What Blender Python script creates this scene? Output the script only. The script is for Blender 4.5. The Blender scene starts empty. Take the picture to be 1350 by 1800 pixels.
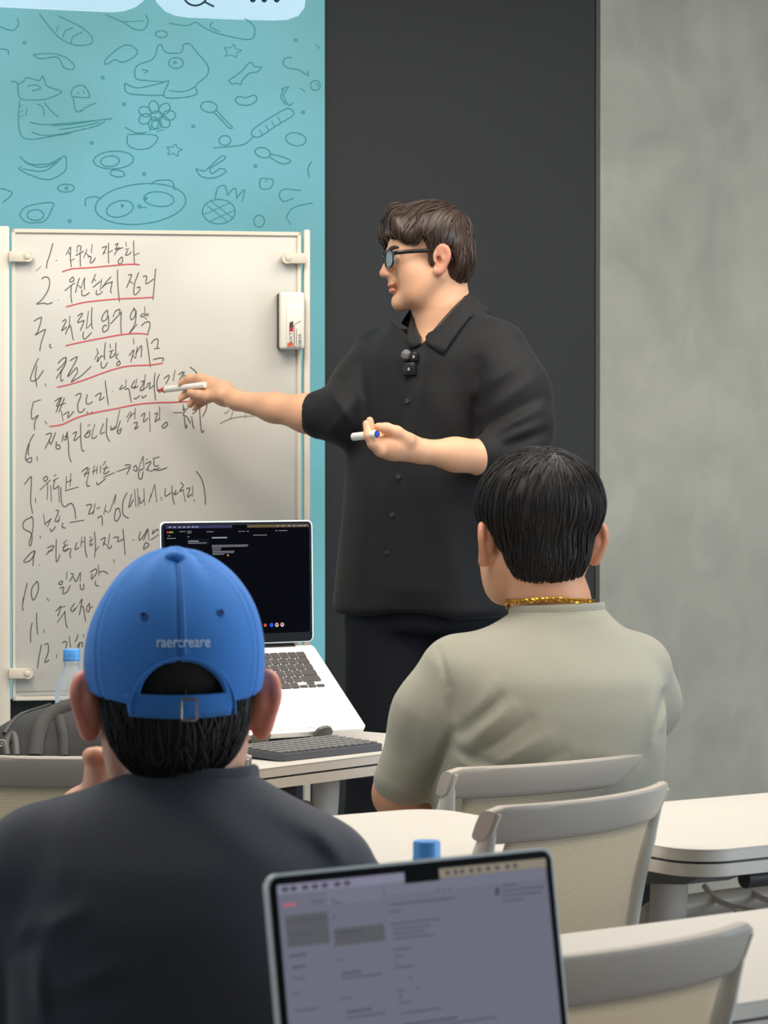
import bpy, bmesh, math, random
import numpy as np
from mathutils import Vector, Matrix
random.seed(7); rng = np.random.default_rng(7)
SC = bpy.context.scene
COL = SC.collection

# ------------------------------------------------------------------ camera, light, exposure
FPX = 5000.0; PW, PH = 1350, 1800; YH = 820.0; CAMZ = 1.22
PITCH = math.atan((900 - YH) / FPX)
cam = bpy.data.cameras.new('camera'); camo = bpy.data.objects.new('camera', cam); COL.objects.link(camo)
cam.sensor_fit = 'VERTICAL'; cam.sensor_height = 24.0; cam.sensor_width = 18.0
cam.lens = FPX / PH * 24.0
camo.location = (0, 0, CAMZ); camo.rotation_euler = (math.pi / 2 - PITCH, 0, 0)
cam.clip_start = 0.05; cam.clip_end = 60
cam.dof.use_dof = True; cam.dof.focus_distance = 5.6; cam.dof.aperture_fstop = 11.0
SC.camera = camo
SC.view_settings.view_transform = 'Standard'
try: SC.view_settings.look = 'None'
except Exception: pass
SC.view_settings.exposure = 0.0; SC.view_settings.gamma = 1.0; SC.view_settings.use_curve_mapping = False

w = bpy.data.worlds.new('world'); SC.world = w; w.use_nodes = True
bg = w.node_tree.nodes['Background']; bg.inputs[0].default_value = (0.80, 0.90, 1.0, 1); bg.inputs[1].default_value = 0.17

def area(name, loc, size, power, col, target=None, sy=None):
    l = bpy.data.lights.new(name, 'AREA'); l.energy = power; l.color = col
    l.shape = 'RECTANGLE'; l.size = size; l.size_y = sy or size
    o = bpy.data.objects.new(name, l); COL.objects.link(o); o.location = loc
    if target:
        d = Vector(target) - Vector(loc); o.rotation_euler = d.to_track_quat('-Z', 'Y').to_euler()
    return o
WARM = (1.0, 0.92, 0.82)
area('ceiling_lamp', (-0.9, 3.4, 2.68), 0.9, 21, WARM, sy=0.9)
area('ceiling_lamp', (0.7, 3.9, 2.68), 0.9, 21, WARM, sy=0.9)
area('ceiling_lamp', (-0.6, 4.9, 2.68), 1.1, 33, WARM, sy=1.1)
area('ceiling_lamp', (0.9, 5.3, 2.68), 1.1, 28, WARM, sy=1.1)
area('window_daylight', (4.2, 3.4, 1.5), 2.4, 95, (0.72, 0.86, 1.0), (0, 4.0, 0.9), 1.6)
area('window_daylight', (-4.0, 3.2, 1.5), 2.4, 20, (0.72, 0.86, 1.0), (0, 4.0, 0.9), 1.6)

# ------------------------------------------------------------------ picture measurements -> points of the room
RT = Vector((1, 0, 0)); FW = Vector((0, math.cos(PITCH), -math.sin(PITCH))); UPV = Vector((0, math.sin(PITCH), math.cos(PITCH)))
CAM = Vector((0, 0, CAMZ))
def ray(px, py):
    return RT * ((px - PW / 2) / FPX) + UPV * ((PH / 2 - py) / FPX) + FW
def Q(px, py, d):
    r = ray(px, py); return CAM + r * (d / r.y)
def Qp(px, py, p0, n):
    r = ray(px, py); return CAM + r * ((Vector(p0) - CAM).dot(n) / r.dot(n))
def V3(*a): return np.array(a, float)

# ------------------------------------------------------------------ materials
def srgb(r, g, b):
    f = lambda c: (c / 255 / 12.92) if c / 255 <= 0.04045 else ((c / 255 + 0.055) / 1.055) ** 2.4
    return (f(r), f(g), f(b), 1.0)
def mat(name, rgb, rough=0.5, metal=0.0, noise=None, bump=None, spec=0.5, sheen=0.0, sss=0.0, emit=None, trans=0.0, ior=1.45, alpha=1.0, coat=0.0):
    m = bpy.data.materials.new(name); m.use_nodes = True
    nt = m.node_tree; b = nt.nodes['Principled BSDF']
    c = srgb(*rgb) if max(rgb) > 1.001 else (*rgb, 1)
    b.inputs['Base Color'].default_value = c
    b.inputs['Roughness'].default_value = rough; b.inputs['Metallic'].default_value = metal
    b.inputs['Specular IOR Level'].default_value = spec
    if sheen: b.inputs['Sheen Weight'].default_value = sheen; b.inputs['Sheen Roughness'].default_value = 0.5
    if sss:
        b.inputs['Subsurface Weight'].default_value = sss; b.inputs['Subsurface Radius'].default_value = (0.010, 0.004, 0.002)
        b.inputs['Subsurface Scale'].default_value = 1.0
    if coat: b.inputs['Coat Weight'].default_value = coat
    if trans: b.inputs['Transmission Weight'].default_value = trans; b.inputs['IOR'].default_value = ior
    if emit:
        b.inputs['Emission Color'].default_value = srgb(*emit[0]); b.inputs['Emission Strength'].default_value = emit[1]
    tc = nt.nodes.new('ShaderNodeTexCoord')
    if noise:   # (scale, amount, stretch)
        n = nt.nodes.new('ShaderNodeTexNoise'); n.inputs['Scale'].default_value = noise[0]; n.inputs['Detail'].default_value = 6
        mp = nt.nodes.new('ShaderNodeMapping'); mp.inputs['Scale'].default_value = noise[2] if len(noise) > 2 else (1, 1, 1)
        nt.links.new(tc.outputs['Object'], mp.inputs[0]); nt.links.new(mp.outputs[0], n.inputs['Vector'])
        mx = nt.nodes.new('ShaderNodeMix'); mx.data_type = 'RGBA'; mx.blend_type = 'MIX'
        lo = tuple(x * (1 - noise[1]) for x in c[:3]); hi = tuple(min(1, x * (1 + noise[1])) for x in c[:3])
        mx.inputs[6].default_value = (*lo, 1); mx.inputs[7].default_value = (*hi, 1)
        nt.links.new(n.outputs['Fac'], mx.inputs[0]); nt.links.new(mx.outputs[2], b.inputs['Base Color'])
    if bump:    # (scale, strength, stretch)
        n = nt.nodes.new('ShaderNodeTexNoise'); n.inputs['Scale'].default_value = bump[0]; n.inputs['Detail'].default_value = 4
        mp = nt.nodes.new('ShaderNodeMapping'); mp.inputs['Scale'].default_value = bump[2] if len(bump) > 2 else (1, 1, 1)
        nt.links.new(tc.outputs['Object'], mp.inputs[0]); nt.links.new(mp.outputs[0], n.inputs['Vector'])
        bp = nt.nodes.new('ShaderNodeBump'); bp.inputs['Strength'].default_value = bump[1]; bp.inputs['Distance'].default_value = 0.003
        nt.links.new(n.outputs['Fac'], bp.inputs['Height']); nt.links.new(bp.outputs[0], b.inputs['Normal'])
    return m
def clear_mat(name, rgb, clear=.86, rough=.06):
    m = bpy.data.materials.new(name); m.use_nodes = True; nt = m.node_tree; out = nt.nodes['Material Output']
    b = nt.nodes['Principled BSDF']; b.inputs['Base Color'].default_value = srgb(*rgb); b.inputs['Roughness'].default_value = rough
    t = nt.nodes.new('ShaderNodeBsdfTransparent'); t.inputs[0].default_value = (.97, .985, .99, 1)
    lw = nt.nodes.new('ShaderNodeLayerWeight'); lw.inputs[0].default_value = .25
    mr = nt.nodes.new('ShaderNodeMapRange'); mr.inputs[3].default_value = 1 - clear; mr.inputs[4].default_value = min(1, 1.75 - clear)
    nt.links.new(lw.outputs['Fresnel'], mr.inputs[0])
    mx = nt.nodes.new('ShaderNodeMixShader'); nt.links.new(mr.outputs[0], mx.inputs[0]); nt.links.new(t.outputs[0], mx.inputs[1]); nt.links.new(b.outputs[0], mx.inputs[2]); nt.links.new(mx.outputs[0], out.inputs[0])
    return m
def emat(name, rgb, strength=1.0):
    return mat(name, (3, 3, 3), 0.6, emit=(rgb, strength), spec=0.0)
def skin_mat(name, rgb, lip, ss=.14):
    m = mat(name, rgb, 0.48, sss=ss, bump=(220, 0.08), spec=0.35)
    nt = m.node_tree; b = nt.nodes['Principled BSDF']
    at = nt.nodes.new('ShaderNodeAttribute'); at.attribute_name = 'tint'
    nz = nt.nodes.new('ShaderNodeTexNoise'); nz.inputs['Scale'].default_value = 18
    m0 = nt.nodes.new('ShaderNodeMix'); m0.data_type = 'RGBA'
    c = srgb(*rgb); m0.inputs[6].default_value = (c[0] * .93, c[1] * .9, c[2] * .88, 1); m0.inputs[7].default_value = (min(1, c[0] * 1.05), c[1] * 1.05, c[2] * 1.05, 1)
    nt.links.new(nz.outputs['Fac'], m0.inputs[0])
    mx = nt.nodes.new('ShaderNodeMix'); mx.data_type = 'RGBA'; mx.inputs[7].default_value = srgb(*lip)
    nt.links.new(at.outputs['Fac'], mx.inputs[0]); nt.links.new(m0.outputs[2], mx.inputs[6]); nt.links.new(mx.outputs[2], b.inputs['Base Color'])
    return m

# ------------------------------------------------------------------ object helpers
def link(o, parent=None):
    COL.objects.link(o)
    if parent: o.parent = parent
    return o
def mobj(name, verts, faces, m, parent=None, smooth=False):
    me = bpy.data.meshes.new(name); me.from_pydata([tuple(v) for v in verts], [], faces)
    me.materials.append(m)
    if smooth:
        for p in me.polygons: p.use_smooth = True
    me.update()
    return link(bpy.data.objects.new(name, me), parent)
def bobj(name, bm, m, parent=None, smooth=True, ang=0.7):
    bmesh.ops.recalc_face_normals(bm, faces=bm.faces)
    me = bpy.data.meshes.new(name); bm.to_mesh(me); bm.free(); me.materials.append(m)
    if smooth:
        for p in me.polygons: p.use_smooth = True
        try: me.set_sharp_from_angle(angle=ang)
        except Exception: pass
    return link(bpy.data.objects.new(name, me), parent)
def empty(name, loc=(0, 0, 0), rz=0.0):
    o = bpy.data.objects.new(name, None); COL.objects.link(o); o.location = loc; o.rotation_euler = (0, 0, rz)
    o.empty_display_size = 0.05
    return o
def tag(o, label, cat, group=None, kind=None):
    if label: o['label'] = label
    if cat: o['category'] = cat
    if group: o['group'] = group
    if kind: o['kind'] = kind
    return o
def box(bm, c, s, bev=0.0, R=None, seg=2):
    r = bmesh.ops.create_cube(bm, size=1.0)
    vs = r['verts']; bmesh.ops.scale(bm, vec=s, verts=vs)
    if bev:
        es = list({e for v in vs for e in v.link_edges})
        b = bmesh.ops.bevel(bm, geom=es, offset=bev, segments=seg, affect='EDGES', profile=0.5)
        vs = list({v for f in b['faces'] for v in f.verts} | {v for v in vs if v.is_valid})
    if R is not None: bmesh.ops.transform(bm, matrix=R, verts=vs)
    bmesh.ops.translate(bm, vec=c, verts=vs)
    return vs
def boxobj(name, c, s, m, parent=None, bev=0.0, R=None, seg=2):
    bm = bmesh.new(); box(bm, c, s, bev, R, seg); return bobj(name, bm, m, parent)
def catmull(pts, n=6, closed=False):
    pts = [Vector(p) for p in pts]
    if len(pts) < 3 and not closed: return pts
    out = []; N = len(pts); rngi = range(N if closed else N - 1)
    for i in rngi:
        g = lambda k: pts[k % N] if closed else pts[max(0, min(N - 1, k))]
        p0, p1, p2, p3 = g(i - 1), g(i), g(i + 1), g(i + 2)
        for k in range(n):
            t = k / n
            out.append(0.5 * ((2 * p1) + (p2 - p0) * t + (2 * p0 - 5 * p1 + 4 * p2 - p3) * t * t + (3 * p1 - p0 - 3 * p2 + p3) * t ** 3))
    if not closed: out.append(pts[-1])
    return out
def tube(bm, pts, rad, sides=8, closed=False, flat=None, up=None):
    """sweep an ellipse; rad float or list; flat=(a,b) multipliers"""
    pts = [Vector(p) for p in pts]; n = len(pts)
    rr = rad if isinstance(rad, (list, tuple)) else [rad] * n
    rings = []; prev = None
    for i, p in enumerate(pts):
        a = pts[(i - 1) % n] if (closed or i > 0) else p; b = pts[(i + 1) % n] if (closed or i < n - 1) else p
        t = (b - a).normalized()
        if up is not None: u = Vector(up)
        else: u = prev if prev is not None else (Vector((0, 0, 1)) if abs(t.z) < 0.9 else Vector((1, 0, 0)))
        u = u - t * u.dot(t)
        if u.length < 1e-6: u = t.orthogonal()
        u.normalize(); prev = u
        v = t.cross(u); fa, fb = flat or (1, 1)
        rings.append([bm.verts.new(p + u * (math.cos(2 * math.pi * k / sides) * rr[i] * fa) + v * (math.sin(2 * math.pi * k / sides) * rr[i] * fb)) for k in range(sides)])
    for i in range(n if closed else n - 1):
        A, B = rings[i], rings[(i + 1) % n]
        for k in range(sides):
            bm.faces.new((A[k], A[(k + 1) % sides], B[(k + 1) % sides], B[k]))
    if not closed:
        bm.faces.new(rings[0][::-1]); bm.faces.new(rings[-1])
def tubeobj(name, pts, rad, m, parent=None, **k):
    bm = bmesh.new(); tube(bm, pts, rad, **k); return bobj(name, bm, m, parent)
def lathe(bm, prof, c=(0, 0, 0), sides=24):
    rings = []
    for r, z in prof:
        rings.append([bm.verts.new((c[0] + r * math.cos(2 * math.pi * k / sides), c[1] + r * math.sin(2 * math.pi * k / sides), c[2] + z)) for k in range(sides)] if r > 1e-6 else [bm.verts.new((c[0], c[1], c[2] + z))])
    for A, B in zip(rings, rings[1:]):
        for k in range(sides):
            if len(A) == 1 and len(B) == 1: continue
            if len(A) == 1: bm.faces.new((A[0], B[k], B[(k + 1) % sides]))
            elif len(B) == 1: bm.faces.new((A[k], A[(k + 1) % sides], B[0]))
            else: bm.faces.new((A[k], A[(k + 1) % sides], B[(k + 1) % sides], B[k]))
def prism(bm, poly, z0, z1):
    a = [bm.verts.new((x, y, z0)) for x, y in poly]; b = [bm.verts.new((x, y, z1)) for x, y in poly]
    n = len(poly)
    bm.faces.new(a[::-1]); bm.faces.new(b)
    for i in range(n): bm.faces.new((a[i], a[(i + 1) % n], b[(i + 1) % n], b[i]))
def rrect(x0, y0, x1, y1, r, n=6):
    out = []
    for cx, cy, a in ((x1 - r, y1 - r, 0), (x0 + r, y1 - r, 90), (x0 + r, y0 + r, 180), (x1 - r, y0 + r, 270)):
        for k in range(n + 1):
            t = math.radians(a + 90 * k / n); out.append((cx + r * math.cos(t), cy + r * math.sin(t)))
    return out
def ribbons(name, lines, width, m, parent, to3, nrm, lift=0.0006, closed_ok=True, smooth=5):
    """thin drawn strokes lying on a surface; lines = list of 2D polylines, to3 maps 2D -> 3D"""
    verts = []; faces = []
    for ln in lines:
        wd = width
        if isinstance(ln, tuple): ln, wd = ln
        p2 = [Vector((x, y, 0)) for x, y in ln]
        if len(p2) > 2: p2 = catmull(p2, smooth)
        n = len(p2); b0 = len(verts)
        for i, p in enumerate(p2):
            t = (p2[min(n - 1, i + 1)] - p2[max(0, i - 1)])
            if t.length < 1e-6: t = Vector((1, 0, 0))
            t.normalize(); s = Vector((-t.y, t.x, 0)) * (wd * 0.5 * (0.75 if i in (0, n - 1) else 1))
            for q in (p + s, p - s): verts.append(to3(q.x, q.y) + nrm * lift)
        for i in range(n - 1): faces.append((b0 + 2 * i, b0 + 2 * i + 1, b0 + 2 * i + 3, b0 + 2 * i + 2))
    return mobj(name, verts, faces, m, parent)
def parse(s, ox, oy, sc):
    return [[(ox + float(a.split(',')[0]) / sc, oy + float(a.split(',')[1]) / sc) for a in ln.split()] for ln in s.replace('\n', ';').split(';') if ln.strip()]
def circ(cx, cy, rx, ry=None, rot=0, n=16, a0=0, a1=360):
    ry = ry or rx; r = math.radians(rot); out = []
    for k in range(n + 1):
        t = math.radians(a0 + (a1 - a0) * k / n); x, y = rx * math.cos(t), ry * math.sin(t)
        out.append((cx + x * math.cos(r) - y * math.sin(r), cy + x * math.sin(r) + y * math.cos(r)))
    return out

# ------------------------------------------------------------------ smooth solid modelling (signed distances -> mesh)
class Solid:
    def __init__(s): s.ops = []; s.disp = []
    def _a(s, kind, fn, c, r, k): s.ops.append((kind, fn, np.array(c, float), r, k)); return s
    def cone(s, a, b, ra, rb, k=0.01, sub=False):
        a = np.array(a, float); b = np.array(b, float); ba = b - a; L2 = max(ba @ ba, 1e-12)
        def fn(P):
            h = np.clip(((P - a) @ ba) / L2, 0, 1)
            return np.sqrt((((P - a) - h[:, None] * ba) ** 2).sum(1)) - (ra + (rb - ra) * h)
        return s._a('sub' if sub else 'add', fn, (a + b) / 2, math.sqrt(L2) / 2 + max(ra, rb), k)
    def chain(s, pts, rs, k=0.01, sub=False):
        for i in range(len(pts) - 1): s.cone(pts[i], pts[i + 1], rs[i], rs[i + 1], k, sub)
        return s
    def ell(s, c, r, R=None, k=0.01, sub=False):
        c = np.array(c, float); r = np.array(r, float)
        def fn(P):
            p = P - c
            if R is not None: p = p @ R
            k0 = np.sqrt(((p / r) ** 2).sum(1)); k1 = np.sqrt(((p / (r * r)) ** 2).sum(1)) + 1e-9
            return np.where(k0 < 1e-4, -r.min(), k0 * (k0 - 1) / k1)
        return s._a('sub' if sub else 'add', fn, c, r.max(), k)
    def box(s, c, h, R=None, rad=0.005, k=0.01, sub=False):
        c = np.array(c, float); h = np.array(h, float)
        def fn(P):
            p = P - c
            if R is not None: p = p @ R
            q = np.abs(p) - (h - rad)
            return np.sqrt((np.maximum(q, 0) ** 2).sum(1)) + np.minimum(q.max(1), 0) - rad
        return s._a('sub' if sub else 'add', fn, c, float(np.linalg.norm(h)), k)
    def half(s, p, n, k=0.004):          # cut away everything on the +n side
        p = np.array(p, float); n = np.array(n, float); n = n / np.linalg.norm(n)
        return s._a('cut', lambda P: (P - p) @ n, p, 1e9, k)
    def loft(s, rows, yaw, k=0.01, rad=0.01, pw=2.3, sub=False):
        """rows: (z, cx, cy, a, b) ascending; ellipse-like sections; yaw rotates the a axis"""
        rows = sorted(rows); A0 = np.array(rows, float); zs = np.linspace(A0[0, 0], A0[-1, 0], 240); cols = [zs]
        wn = max(3, int(.013 / (zs[1] - zs[0]))); kx = np.exp(-.5 * (np.arange(-3 * wn, 3 * wn + 1) / wn) ** 2); kx /= kx.sum()
        for c_ in range(1, 5):
            v_ = np.interp(zs, A0[:, 0], A0[:, c_]); e0 = v_[0] - (v_[1] - v_[0]) * np.arange(3 * wn, 0, -1); e1 = v_[-1] + (v_[-1] - v_[-2]) * np.arange(1, 3 * wn + 1)
            cols.append(np.convolve(np.concatenate([e0, v_, e1]), kx, 'valid'))
        A = np.stack(cols, 1); ca, sa = math.cos(yaw), math.sin(yaw)
        def fn(P):
            z = np.clip(P[:, 2], A[0, 0], A[-1, 0])
            cx = np.interp(z, A[:, 0], A[:, 1]); cy = np.interp(z, A[:, 0], A[:, 2])
            a = np.interp(z, A[:, 0], A[:, 3]); b = np.interp(z, A[:, 0], A[:, 4])
            dx = P[:, 0] - cx; dy = P[:, 1] - cy; u = dx * ca + dy * sa; v = -dx * sa + dy * ca
            q = ((np.abs(u) / a) ** pw + (np.abs(v) / b) ** pw) ** (1 / pw)
            g = np.sqrt((u / a ** 2) ** 2 + (v / b ** 2) ** 2) / np.maximum(np.sqrt((u / a) ** 2 + (v / b) ** 2), 1e-6)
            dr = np.where(q < 1e-3, -np.minimum(a, b), (q - 1) / np.maximum(g, 1e-3))
            dz = np.maximum(A[0, 0] - P[:, 2], P[:, 2] - A[-1, 0])
            x = dr + rad; y = dz + rad
            return np.minimum(np.maximum(x, y), 0) + np.sqrt(np.maximum(x, 0) ** 2 + np.maximum(y, 0) ** 2) - rad
        c = (A[:, 1].mean(), A[:, 2].mean(), (A[0, 0] + A[-1, 0]) / 2)
        ext = max(np.ptp(A[:, 1]), np.ptp(A[:, 2]))
        return s._a('sub' if sub else 'add', fn, c, math.hypot((A[-1, 0] - A[0, 0]) / 2, A[:, 3:].max() + ext), k)
    def ev(s, P, c=None, br=None):
        d = np.full(len(P), 1.0)
        for kind, fn, cc, r, k in s.ops:
            if c is not None and kind != 'cut' and np.linalg.norm(cc - c) > r + br + k * 1.5 + 0.02:
                if kind == 'add':
                    d = np.minimum(d, max(np.linalg.norm(cc - c) - r - br, 0.02))
                continue
            v = fn(P)
            if kind == 'add':
                h = np.maximum(k - np.abs(d - v), 0) / k; d = np.minimum(d, v) - h * h * k * 0.25
            else:
                v = -v if kind == 'sub' else v
                h = np.maximum(k - np.abs(d - v), 0) / k; d = np.maximum(d, v) + h * h * k * 0.25
        for f in s.disp: d = d + f(P)
        return d
    def mesh(s, lo, hi, step):
        lo = np.array(lo, float); hi = np.array(hi, float); B = 12
        nb = np.ceil((hi - lo) / (step * B)).astype(int); n = nb * B
        ax = [lo[i] + step * (np.arange(nb[i]) * B + (B - 1) / 2) for i in range(3)]
        G = np.stack(np.meshgrid(*ax, indexing='ij'), -1).reshape(-1, 3)
        coarse = np.concatenate([s.ev(G[i:i + 40000]) for i in range(0, len(G), 40000)])
        vol = np.repeat(np.repeat(np.repeat(coarse.reshape(nb).astype(np.float32), B, 0), B, 1), B, 2)
        br = B * step * 0.87
        act = np.where(np.abs(coarse) < br * 1.7)[0]
        loc = np.stack(np.meshgrid(*[np.arange(B) * step - (B - 1) / 2 * step] * 3, indexing='ij'), -1).reshape(-1, 3)
        for a in act:
            i, j, k = np.unravel_index(a, nb)
            v = s.ev(G[a] + loc, G[a], br)
            vol[i * B:(i + 1) * B, j * B:(j + 1) * B, k * B:(k + 1) * B] = v.reshape(B, B, B)
        ins = vol < 0
        cnt = np.zeros(np.array(vol.shape) - 1, np.uint8)
        offs = [(x, y, z) for x in (0, 1) for y in (0, 1) for z in (0, 1)]
        sl = lambda o: tuple(slice(o[i], vol.shape[i] - 1 + o[i]) for i in range(3))
        for o in offs: cnt += ins[sl(o)]
        cells = np.argwhere((cnt > 0) & (cnt < 8))
        cv = {o: vol[cells[:, 0] + o[0], cells[:, 1] + o[1], cells[:, 2] + o[2]] for o in offs}
        acc = np.zeros((len(cells), 3)); num = np.zeros(len(cells))
        for o in offs:
            for axx in range(3):
                if o[axx]: continue
                q = list(o); q[axx] = 1; q = tuple(q)
                c0, c1 = cv[o], cv[q]; cr = (c0 < 0) != (c1 < 0)
                t = np.where(cr, c0 / np.where(cr, c0 - c1, 1), 0)
                p = np.tile(np.array(o, float), (len(cells), 1)); p[:, axx] += t
                acc += p * cr[:, None]; num += cr
        verts = lo + step * (cells + acc / num[:, None])
        idx = np.full(cnt.shape, -1, np.int32); idx[tuple(cells.T)] = np.arange(len(cells))
        quads = []
        for axx in range(3):
            o1 = [slice(None)] * 3; o2 = [slice(None)] * 3; o1[axx] = slice(0, -1); o2[axx] = slice(1, None)
            a, b = ins[tuple(o1)], ins[tuple(o2)]
            e = np.argwhere(a != b); u, v = [(1, 2), (2, 0), (0, 1)][axx]
            ok = (e[:, u] > 0) & (e[:, v] > 0) & (e[:, u] < cnt.shape[u]) & (e[:, v] < cnt.shape[v]); e = e[ok]
            flip = a[tuple(e.T)]
            def g(du, dv):
                c = e.copy(); c[:, u] -= du; c[:, v] -= dv; return idx[tuple(c.T)]
            q = np.stack([g(1, 1), g(0, 1), g(0, 0), g(1, 0)], 1)
            q[~flip] = q[~flip][:, ::-1]; quads.append(q)
        return verts, np.concatenate(quads)
    def grad(s, P, h=0.0015):
        g = np.stack([s.ev(P + np.eye(3)[i] * h) - s.ev(P - np.eye(3)[i] * h) for i in range(3)], 1)
        return g / (np.linalg.norm(g, axis=1)[:, None] + 1e-9)
    def hit(s, px, py, d0=2.0, d1=8.0):
        r = ray(px, py); t = d0
        for _ in range(300):
            p = CAM + r * (t / r.y); v = float(s.ev(np.array([p]))[0])
            if v < 0.0004: break
            t += max(v * 0.6, 0.0004)
            if t > d1: return None
        return CAM + r * (t / r.y)
    def hitn(s, px, py, d0=2.0, d1=8.0):
        p = s.hit(px, py, d0, d1)
        if p is None: return None, None
        return p, Vector(s.grad(np.array([p]))[0])
def solid_obj(name, sol, lo, hi, step, m, parent=None, tint=None, relax=0):
    v, q = sol.mesh(lo, hi, step)
    for _ in range(relax):
        acc = np.zeros_like(v); n = np.zeros(len(v))
        for i in range(4):
            np.add.at(acc, q[:, i], v[q[:, (i + 1) % 4]]); np.add.at(n, q[:, i], 1)
            np.add.at(acc, q[:, i], v[q[:, (i - 1) % 4]]); np.add.at(n, q[:, i], 1)
        v = 0.5 * v + 0.5 * acc / n[:, None]
    me = bpy.data.meshes.new(name)
    me.vertices.add(len(v)); me.vertices.foreach_set('co', v.astype(np.float32).ravel())
    me.loops.add(len(q) * 4); me.loops.foreach_set('vertex_index', q.astype(np.int32).ravel())
    me.polygons.add(len(q)); me.polygons.foreach_set('loop_start', np.arange(0, len(q) * 4, 4, dtype=np.int32))
    me.polygons.foreach_set('use_smooth', np.ones(len(q), bool))
    me.update(calc_edges=True); me.validate()
    if tint is not None:
        at = me.attributes.new('tint', 'FLOAT', 'POINT'); at.data.foreach_set('value', tint(v).astype(np.float32))
    me.materials.append(m)
    return link(bpy.data.objects.new(name, me), parent)
def sines(seed, freq, n=7):
    r = np.random.default_rng(seed); K = r.normal(size=(n, 3)); K = K / np.linalg.norm(K, axis=1)[:, None] * freq * r.uniform(.6, 1.6, (n, 1)); ph = r.uniform(0, 6.28, n)
    return lambda P: np.sin(P @ K.T + ph).sum(1) / n
def folds(segs, d):
    """cloth folds: (px0,py0,px1,py1,height_m (+ridge, -valley),width_m), measured at distance d"""
    L = []
    for x0, y0, x1, y1, h, wd in segs:
        a = Q(x0, y0, d); b = Q(x1, y1, d); L.append((V3(a.x, a.z), V3(b.x, b.z), h, wd))
    def f(P):
        X = P[:, [0, 2]]; o = np.zeros(len(P))
        for a, b, h, wd in L:
            ba = b - a; t = np.clip(((X - a) @ ba) / (ba @ ba), 0, 1)
            r2 = (((X - a) - t[:, None] * ba) ** 2).sum(1)
            o -= h * np.exp(-r2 / (wd * wd)) * (0.35 + 0.65 * np.sin(np.pi * np.clip(t * .9 + .05, 0, 1)))
        return o
    return f
def strands(sol, starts, dirf, nstep, step, off, rad, m, name, parent, jitter=0.25, sides=4):
    """hair locks combed over a solid"""
    P = np.array(starts, float); n = len(P); path = []
    jit = rng.normal(size=(n, 3)) * jitter; offs = off * rng.uniform(.2, 1.2, n)
    for k in range(nstep):
        v = sol.ev(P); g = sol.grad(P); P = P - g * (v - offs)[:, None]
        path.append(P.copy())
        D = dirf(P) + jit; D = D - g * (D * g).sum(1)[:, None]
        D /= np.linalg.norm(D, axis=1)[:, None] + 1e-9
        P = P + D * step
    path = np.stack(path, 1)
    verts = []; faces = []
    for i in range(n):
        b0 = len(verts); r0 = rad * rng.uniform(.6, 1.3); ns = max(3, int(nstep * rng.uniform(.6, 1)))
        for k in range(ns):
            p = path[i, k]; t = path[i, min(k + 1, ns - 1)] - path[i, max(k - 1, 0)]; t = t / (np.linalg.norm(t) + 1e-9)
            a = np.cross(t, [.3, .5, .8]); a /= np.linalg.norm(a) + 1e-9; b = np.cross(t, a)
            rr = r0 * math.sin(math.pi * (0.12 + 0.86 * k / (ns - 1)))**.7
            for s_ in range(sides):
                th = 2 * math.pi * s_ / sides; verts.append(p + (a * math.cos(th) + b * math.sin(th)) * rr)
            if k:
                for s_ in range(sides):
                    faces.append((b0 + (k - 1) * sides + s_, b0 + (k - 1) * sides + (s_ + 1) % sides, b0 + k * sides + (s_ + 1) % sides, b0 + k * sides + s_))
    return mobj(name, verts, faces, m, parent, smooth=True)
# ------------------------------------------------------------------ materials of the place
M_white = mat('table_white', (212, 206, 197), 0.38, noise=(3, .02))
M_edge = mat('table_edge', (228, 219, 206), 0.45)
M_dark = mat('dark_plastic', (52, 51, 52), 0.5)
M_black = mat('black_plastic', (20, 20, 21), 0.45)
M_cream = mat('cream_plastic', (222, 213, 198), 0.45)
M_floor = mat('floor_vinyl', (118, 120, 124), 0.5, noise=(4, .08))
M_ceil = mat('ceiling_paint', (225, 222, 215), 0.9, noise=(8, .02))
M_alu = mat('aluminium', (226, 224, 220), 0.32, 0.35)
M_alud = mat('aluminium_darker', (214, 212, 208), 0.35, 0.3)  # slightly darker tone for the trackpad and speaker grille
M_steel = mat('steel', (150, 148, 145), 0.3, 0.9)

# ------------------------------------------------------------------ the room: front wall with the display, dark panel and plaster
WY = math.radians(16.2); WD = Vector((math.cos(WY), math.sin(WY), 0)); WN = Vector((math.sin(WY), -math.cos(WY), 0))
W0 = Q(568.5, 820, 6.9); W0.z = 0
def wall_s(px):       # distance along the wall of a picture column
    p = Qp(px, 820, W0, WN); return (p - W0).dot(WD)
def wpt(s, z, off=0): return W0 + WD * s + Vector((0, 0, z)) + WN * off
def slab(name, s0, s1, z0, z1, f, bk, m, bev=0.0):
    c = wpt((s0 + s1) / 2, (z0 + z1) / 2, (f + bk) / 2)
    return boxobj(name, c, (s1 - s0, abs(f - bk), z1 - z0), m, None, bev, Matrix.Rotation(WY, 4, 'Z'), 1)
sR = wall_s(1045.5); sR2 = wall_s(1051)
M_darkwall = mat('dark_panel', (46, 46, 46), 0.62, noise=(5, .05), spec=0.4)
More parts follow.
